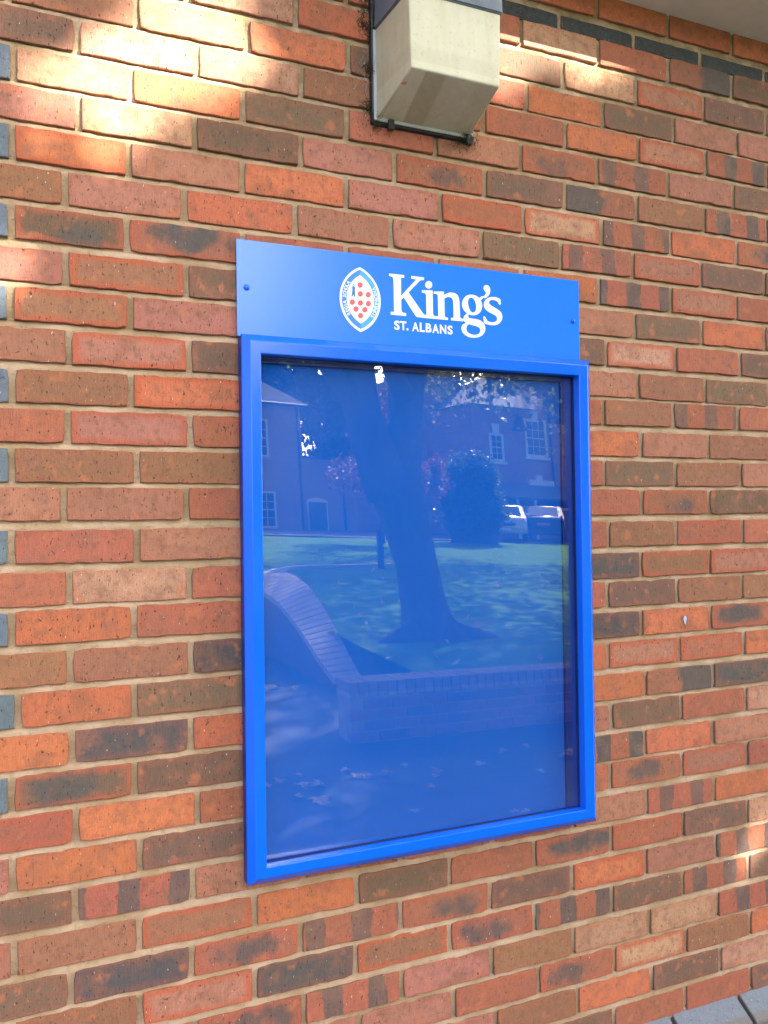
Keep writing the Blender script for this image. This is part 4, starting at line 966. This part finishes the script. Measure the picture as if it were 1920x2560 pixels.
FB1 = far_brick('house_brick', (0.42, 0.17, 0.13), (0.50, 0.22, 0.16)); FB2 = far_brick('porch_house_brick', (0.42, 0.16, 0.14), (0.52, 0.22, 0.18)); FB3 = far_brick('hall_brick', (0.36, 0.14, 0.12), (0.45, 0.19, 0.15))
TILE = plain('dark_roof_tiles', (.06, .05, .048), .8, var=.25, scale=9); GLS = plain('window_glass', (.03, .04, .05), .08, .6); DPIPE = plain('black_downpipe', (.02, .02, .022), .5); STONE = plain('pale_stone', (.45, .42, .36), .8)
def sash(parent, x0, x1, z0, z1, y, cols, rows, fw=.09):
    cx = (x0 + x1) / 2; f = bpy.data.objects.new('window', None)
    bm = bmesh.new()
    for a in ((x0, x0 + fw, z0, z1), (x1 - fw, x1, z0, z1), (x0 + fw, x1 - fw, z0, z0 + fw), (x0 + fw, x1 - fw, z1 - fw, z1)): box_bm(bm, a[0], a[1], y, y + .07, a[2], a[3])
    bm_w = bm_obj('window', bm, MAT['white'], parent)
    box('pane', x0 + fw, x1 - fw, y + .005, y + .012, z0 + fw, z1 - fw, GLS, bm_w)
    for i in range(1, cols):
        x = x0 + fw + (x1 - x0 - 2 * fw) * i / cols; box('glazing_bar', x - .014, x + .014, y + .013, y + .055, z0 + fw, z1 - fw, MAT['white'], bm_w)
    for i in range(1, rows):
        z = z0 + fw + (z1 - z0 - 2 * fw) * i / rows; w_ = .028 if i == rows // 2 else .014; box('glazing_bar', x0 + fw, x1 - fw, y + .014, y + .052, z - w_, z + w_, MAT['white'], bm_w)
    return bm_w
def hip_roof(parent, x0, x1, y0, y1, z, h, ov=.35):
    x0 -= ov; x1 += ov; y0 -= ov; y1 += ov; d = min(x1 - x0, y1 - y0) / 2
    V = [(x0, y0, z), (x1, y0, z), (x1, y1, z), (x0, y1, z)]
    if x1 - x0 > y1 - y0: V += [(x0 + d, (y0 + y1) / 2, z + h), (x1 - d, (y0 + y1) / 2, z + h)]; F = [(0, 1, 5, 4), (2, 3, 4, 5), (1, 2, 5), (3, 0, 4), (3, 2, 1, 0)]
    else: V += [((x0 + x1) / 2, y0 + d, z + h), ((x0 + x1) / 2, y1 - d, z + h)]; F = [(0, 1, 4), (1, 2, 5, 4), (2, 3, 5), (3, 0, 4, 5), (3, 2, 1, 0)]
    return mesh_obj('roof', V, F, TILE, parent)
def PX(o_): return lambda x, y, Y: M(x, y, Y) - o_
# left house
HY = -36.0; q = M(766, 1300, HY); ho = np.array([q[0], HY, DZ]); h1 = thing('brick_house', 'two storey brick house with green door and white sash windows', 'house', tuple(ho)); L_ = PX(ho)
zt = L_(740, 1014, HY)[2]; box('wall', -14, 0, -8, 0, -.2, zt, FB1, h1); hip_roof(h1, -14, 0, -8, 0, zt + .002, 3.0)
for x0, x1, y0, y1 in ((610, 667, 1048, 1138), (628, 688, 1229, 1318)):
    a = L_(x0, y1, HY); b = L_(x1, y0, HY); sash(h1, a[0], b[0], a[2], b[2], .0, 3, 4)
    box('sill', a[0] - .06, b[0] + .06, .0005, .14, a[2] - .10, a[2] - .002, STONE, h1)
a = L_(777, 1352, HY); b = L_(822, 1252, HY); wx = L_(900, 1300, HY)[0]; zw = L_(800, 1147, HY)[2]
box('side_wing', .002, wx, -5, -.3, -.2, zw, FB1, h1); box('wing_roof', .002, wx + .15, -5.2, -.18, zw + .002, zw + .12, TILE, h1)
dfr = box('door_frame', a[0], b[0], -.299, -.20, -.15, b[2], MAT['white'], h1); dr = box('door', a[0] + .07, b[0] - .07, -.1995, -.17, .02, b[2] - .09, plain('dark_green_door', (.02, .05, .05), .4), h1)
box('door_panel', a[0] + .2, b[0] - .2, -.1695, -.155, .25, .85, plain('green_panel', (.025, .06, .06), .4), dr); box('door_panel', a[0] + .2, b[0] - .2, -.1695, -.155, 1.05, b[2] - .3, plain('green_panel2', (.025, .06, .06), .4), dr)
V = [(a[0] + (b[0] - a[0]) * i / 10, y, b[2] + .002 + .12 * math.sin(math.pi * i / 10)) for y in (-.298, -.21) for i in range(11)] ; mesh_obj('door_arch', V, [tuple(range(11)), tuple(range(21, 10, -1))] + [(i, i + 1, i + 12, i + 11) for i in range(10)], MAT['white'], h1)
box('door_step', a[0] - .1, b[0] + .1, -.2, .15, -.2, -.02, STONE, h1)
for xp, yy_, zt_ in ((751, .06, zt), (862, -.24, zw)):
    x = L_(xp, 1200, HY)[0]; V, F = tube([(x, yy_, -.1), (x, yy_, zt_ - .1)], [.06, .06], 8); mesh_obj('downpipe', V, F, DPIPE, h1, True)
V, F = tube([(-14, .3, zt - .02), (.3, .3, zt - .02)], [.07, .07], 8); mesh_obj('gutter', V, F, DPIPE, h1, True)
# gabled hall
GYY = -39.0; q = M(1130, 1300, GYY); go = np.array([q[0], GYY, DZ]); gh = thing('gabled_hall', 'brick gabled hall with pointed arch window between the houses', 'hall', tuple(go)); L_ = PX(go)
xr_ = L_(1222, 1060, GYY); xa = L_(1098, 915, GYY); xl_ = 2 * xa[0] - xr_[0]; ze = xr_[2]; za = xa[2]
V = []
for y in (0, -12): V += [(xl_, y, -.2), (xr_[0], y, -.2), (xr_[0], y, ze), (xa[0], y, za), (xl_, y, ze)]
mesh_obj('wall', V, [(0, 1, 2, 3, 4), (9, 8, 7, 6, 5), (0, 4, 9, 5), (1, 6, 7, 2)], FB3, gh)
for sx, ex_ in ((xr_[0], .4), (xl_, -.4)):
    k_ = (ze - za) / (sx - xa[0]); zz = ze + k_ * ex_
    V = [(xa[0], .25, za + .004), (sx + ex_, .25, zz + .004), (sx + ex_, -12.2, zz + .004), (xa[0], -12.2, za + .004)]; V += [(x, y, z + .14) for x, y, z in V]
    mesh_obj('roof_slope', V, [(0, 1, 2, 3), (7, 6, 5, 4), (0, 4, 5, 1), (1, 5, 6, 2), (2, 6, 7, 3), (3, 7, 4, 0)], TILE, gh)
def pointed(cx, z0, w, h, y, n=8):
    pts = [(cx - w, z0), (cx + w, z0)]
    for i in range(n + 1):
        a_ = math.pi / 3 * i / n; pts.append((cx - w + 2 * w * math.cos(a_), z0 + h + 2 * w * math.sin(a_)))
    for i in range(n, -1, -1):
        a_ = math.pi / 3 * i / n; pts.append((cx + w - 2 * w * math.cos(a_), z0 + h + 2 * w * math.sin(a_)))
    return [(x, y, z) for x, z in pts]
aw = L_(1093, 1105, GYY); aw2 = L_(1093, 1045, GYY); w_ = .42
for nm, ww, y0_, mt in (('window_surround', w_ + .22, .06, STONE), ('window', w_, .09, GLS)):
    P_ = pointed(aw[0], aw[2] - (.2 if ww > w_ else 0), ww, (aw2[2] - aw[2]) * .62, y0_); n = len(P_); V = P_ + [(x, -.02, z) for x, y, z in P_]
    mesh_obj(nm, V, [tuple(range(n)), tuple(range(2 * n - 1, n - 1, -1))] + [(i, n + i, n + (i + 1) % n, (i + 1) % n) for i in range(n)], mt, gh)
for i in range(5):
    z = .4 + i * 1.0; box('quoin', xr_[0] - .45, xr_[0] + .03, -.3, .03, z, z + .4, STONE, gh)
# right house with porch
RY = -34.0; q = M(1258, 1300, RY); ro_ = np.array([q[0], RY, DZ]); h2 = thing('porch_house', 'brick house with white sash window and long lean to porch', 'house', tuple(ro_)); L_ = PX(ro_)
zt = L_(1350, 1028, RY)[2]; box('wall', -1.4, 16, -8, 0, -.2, zt, FB2, h2); hip_roof(h2, -1.4, 16, -8, 0, zt + .002, 2.6, .3)
for x0, x1, y0, y1, cc_ in ((1315, 1362, 1052, 1141, 3), (1226, 1256, 1085, 1152, 2)):
    a = L_(x0, y1, RY); b = L_(x1, y0, RY); sash(h2, a[0], b[0], a[2], b[2], .0, cc_, 4, .12)
    m_ = (a[0] + b[0]) / 2; V = [(m_ - .16, b[2] + .01), (m_ + .16, b[2] + .01), (m_ + .22, b[2] + .48), (m_ - .22, b[2] + .48)]; V = [(x, .09, z) for x, z in V] + [(x, -.01, z) for x, z in V]
    mesh_obj('keystone', V, [(0, 1, 2, 3), (7, 6, 5, 4), (0, 4, 5, 1), (1, 5, 6, 2), (2, 6, 7, 3), (3, 7, 4, 0)], MAT['white'], h2)
    box('sill', a[0] - .08, b[0] + .08, .0005, .16, a[2] - .13, a[2] - .002, MAT['white'], h2)
a = L_(1321, 1213, RY); b = L_(1380, 1205, RY); box('cornice', a[0], b[0], .0005, .2, a[2], b[2] + .04, MAT['white'], h2)
c_ = L_(1347, 1204, RY); d_ = L_(1347, 1189, RY); box('keystone', c_[0] - .17, c_[0] + .17, .0005, .12, b[2] + .042, d_[2], MAT['white'], h2)
a = L_(1286, 1078, RY); b = L_(1286, 1040, RY); V = []; n = 12
for r_, f in ((.02, 1), (.16, .95), (.22, .7), (.27, .35), (.40, .08), (.42, 0)):
    V += [(a[0] + r_ * math.cos(2 * math.pi * i / n), .48 + r_ * math.sin(2 * math.pi * i / n), a[2] + (b[2] - a[2]) * f) for i in range(n)]
mesh_obj('bell', V, [(k * n + i, k * n + (i + 1) % n, (k + 1) * n + (i + 1) % n, (k + 1) * n + i) for k in range(5) for i in range(n)] + [tuple(range(5 * n, 6 * n))], DPIPE, h2, True); box('bell_bracket', a[0] - .05, a[0] + .05, -.01, .5, b[2] - .02, b[2] + .06, DPIPE, h2)
x = L_(1383, 1200, RY)[0]; V, F = tube([(x, .07, 2.6), (x, .07, zt - .1)], [.06, .06], 8); mesh_obj('downpipe', V, F, DPIPE, h2, True)
PY = RY + 2.3; Lp_ = lambda x, y: M(x, y, PY) - ro_
e0 = Lp_(1270, 1240); zr = L_(1300, 1209, RY)[2]
V = [(e0[0] - .5, 2.3, e0[2]), (15.5, 2.3, e0[2]), (15.5, .002, zr), (e0[0] - .5, .002, zr)]; V += [(x, y, z - .1) for x, y, z in V]
pr = mesh_obj('porch_roof', V, [(0, 1, 2, 3), (7, 6, 5, 4), (0, 4, 5, 1), (1, 5, 6, 2), (2, 6, 7, 3), (3, 7, 4, 0)], plain('lead_roof', (.14, .15, .16), .6), h2)
for px in (1300, 1344, 1428):
    x = Lp_(px, 1280)[0]; box('porch_post', x - .05, x + .05, 2.14, 2.24, -.1, e0[2] - .12, MAT['white'], h2)
for px in (1500,):
    x = Lp_(px, 1280)[0]; box('porch_post', x - .05, x + .05, 2.14, 2.24, -.1, e0[2] - .12, MAT['white'], h2)
zr1 = Lp_(1300, 1268)[2]; box('porch_rail', Lp_(1276, 1268)[0], 15, 2.25, 2.30, zr1 - .05, zr1 + .05, MAT['white'], h2)
box('porch_wall', -1.3, 15, .001, .05, .4, 2.2, plain('porch_panelling', (.10, .12, .14), .6), h2)

# ---- parked cars
def make_car(name, label, loc, rz, paint, rear):
    c0 = thing(name, label, 'car', loc, rz, None); gl = plain('car_glass_' + name, (.10, .12, .14), .05, .8); bl = plain('car_trim_' + name, (.02, .02, .022), .5); pt = plain(name + '_paint', paint, .22, .6, .3, .03)
    side = [(-2.0, .30), (-2.05, .62), (-1.95, .88), (-1.0, .98), (-.45, 1.42), (.9, 1.46), (1.65, 1.02), (1.98, .92), (2.03, .58), (1.95, .28)]
    V = []; ws = [(-.74, 0), (-.83, .0), (.83, .0), (.74, 0)]
    for y_, sc_ in ((-.86, .93), (-.80, 1.0), (.80, 1.0), (.86, .93)):
        for x_, z_ in side: V.append((y_ * (.86 if z_ > 1.2 else 1.0), x_ * sc_, z_ if sc_ == 1 else .32 + (z_ - .32) * .97))
    n = len(side); F = [(k * n + i, k * n + (i + 1) % n, (k + 1) * n + (i + 1) % n, (k + 1) * n + i) for k in range(3) for i in range(n)]; F += [tuple(range(n))[::-1], tuple(range(3 * n, 4 * n))]
    bm = bmesh.new(); me = bpy.data.meshes.new('body'); me.from_pydata(V, [], F); bm.from_mesh(me); bmesh.ops.recalc_face_normals(bm, faces=bm.faces); bmesh.ops.bevel(bm, geom=list(bm.edges), offset=.035, segments=2, affect='EDGES'); bm.to_mesh(me); bm.free(); me.materials.append(pt); me.polygons.foreach_set('use_smooth', [True] * len(me.polygons)); link(bpy.data.objects.new('body', me), c0)
    def quad(nm, pts, mt): return mesh_obj(nm, pts + [(p[0], p[1] * .985, p[2] - .01) for p in pts], [(0, 1, 2, 3), (7, 6, 5, 4), (0, 4, 5, 1), (1, 5, 6, 2), (2, 6, 7, 3), (3, 7, 4, 0)], mt, c0)
    quad('windscreen', [(-.66, -1.0, 1.015), (.66, -1.0, 1.015), (.57, -.53, 1.40), (-.57, -.53, 1.40)], gl); quad('rear_window', [(.62, 1.60, 1.075), (-.62, 1.60, 1.075), (-.56, .98, 1.44), (.56, .98, 1.44)], gl)
    for s in (-1, 1):
        mesh_obj('side_window', [(s * .815, -.75, 1.02), (s * .815, 1.3, 1.04), (s * .745, .85, 1.37), (s * .745, -.4, 1.36)], [(0, 1, 2, 3)], gl, c0)
        for y_ in (-1.25, 1.28):
            w = bpy.data.objects.new('wheel', None); V, F = tube([(s * .66, y_, .31), (s * .85, y_, .31)], [.31, .31], 18); wm = mesh_obj('wheel', V, F, bl, c0, False); V, F = tube([(s * .80, y_, .31), (s * .862, y_, .31)], [.19, .19], 14); mesh_obj('rim', V, F, plain('alloy', (.5, .5, .5), .3, .5, .8), wm)
        quad('headlight', [(s * .45, -2.04, .66), (s * .74, -1.97, .66), (s * .76, -1.93, .82), (s * .48, -2.0, .80)], plain('lamp_lens', (.75, .78, .8), .1)); quad('tail_light', [(s * .70, 1.93, .78), (s * .80, 1.90, .78), (s * .76, 1.70, 1.10), (s * .68, 1.72, 1.10)], plain('tail_red', (.55, .02, .02), .2))
        box('door_mirror', s * .84, s * 1.0, -.62, -.50, .98, 1.10, pt, c0, .02)
    box('grille', -.42, .42, -2.075, -2.02, .60, .70, bl, c0, .01); box('front_bumper', -.78, .78, -2.10, -1.99, .30, .50, pt, c0, .03); box('rear_bumper', -.78, .78, 1.96, 2.09, .32, .54, pt, c0, .03)
    box('number_plate', -.26, .26, 2.03, 2.055, .66, .77, plain('rear_plate', (.65, .28, .06), .5), c0); box('number_plate', -.26, .26, -2.125, -2.105, .42, .52, plain('front_plate', (.8, .8, .8), .5), c0)
    return c0
CY = -28.0
a = M(1258, 1330, CY); make_car('silver_car', 'silver car parked nose out beside the ivy bush', (a[0] + .15, CY, DZ), 3.72, (.62, .64, .66), False)
a = M(1375, 1330, CY); make_car('dark_car', 'dark estate car parked tail out by the porch', (a[0], CY - .3, DZ), .64, (.035, .045, .07), True)

# ---- fallen leaves on the drive and the lawn
def maple():
    pts = []
    for i in range(20):
        a_ = 2 * math.pi * i / 20; r_ = (.5, .24, .42, .22)[i % 4] * (1.0 if i != 15 else .5); pts.append((r_ * math.cos(a_) * .095, r_ * math.sin(a_) * .095, .006 + .010 * math.sin(2 * a_ + 1)))
    return pts
me = bpy.data.meshes.new('fallen_leaf'); me.from_pydata(maple() + [(0, 0, .012)], [], [(i, (i + 1) % 20, 20) for i in range(20)])
FLM = NT('fallen_leaf'); oi = FLM.new('ShaderNodeObjectInfo'); FLM.base(FLM.mix(oi.outputs['Random'], (.60, .46, .24), (.46, .24, .13)), .8, .2); me.materials.append(FLM.m)
for i, (x, y, s) in enumerate(((665, 1968, .9), (700, 1955, 1), (755, 1966, 1.1), (798, 1965, 1.2), (745, 1940, .8), (866, 1928, .9), (890, 1943, 1.2), (915, 1943, 1.1), (968, 1938, 1.2), (1095, 1930, 1.2), (1090, 1942, .8), (1205, 1913, 1.2), (1260, 1880, 1), (1310, 1867, 1.1), (1415, 1892, 1.4), (1425, 1880, 1.2), (742, 1995, 1), (798, 2003, 1.5), (805, 2010, 1.2), (1077, 1970, .8), (1035, 2030, .8), (1350, 1930, .8), (1010, 1915, .7), (690, 1720, 1.3), (735, 1722, 1.3), (1290, 2035, 1), (1318, 2035, 1))):
    p = MZ(x, y, 0.002)
    if p[1] > -.35: continue
    o = bpy.data.objects.new('fallen_leaf', me); o.location = (p[0], p[1], .0); o.scale = (s, s, s); o.rotation_euler = (rng.uniform(-.15, .15), rng.uniform(-.15, .15), rng.uniform(0, 6)); o.location.z = .006
    link(o); tag(o, 'dry fallen maple leaf lying on the asphalt drive', 'leaf', 'fallen leaves on the drive')
CC = []
for i in range(320):
    y = -4.3 - 20 * rng.random() ** 1.6; x = 2.6 + rng.random() * (4 + (-y) * .9); CC.append((x, y, lawn_z(y) + .03))
lo_ = leaf_cloud('lawn_leaves', np.array(CC), .075, leaf_material('dead_leaf', [(.45, .36, .18), (.36, .20, .07), (.30, .07, .04)], .2), None); lo_['kind'] = 'stuff'; lo_['label'] = 'scattered dry leaves lying on the lawn'; lo_['category'] = 'leaves'
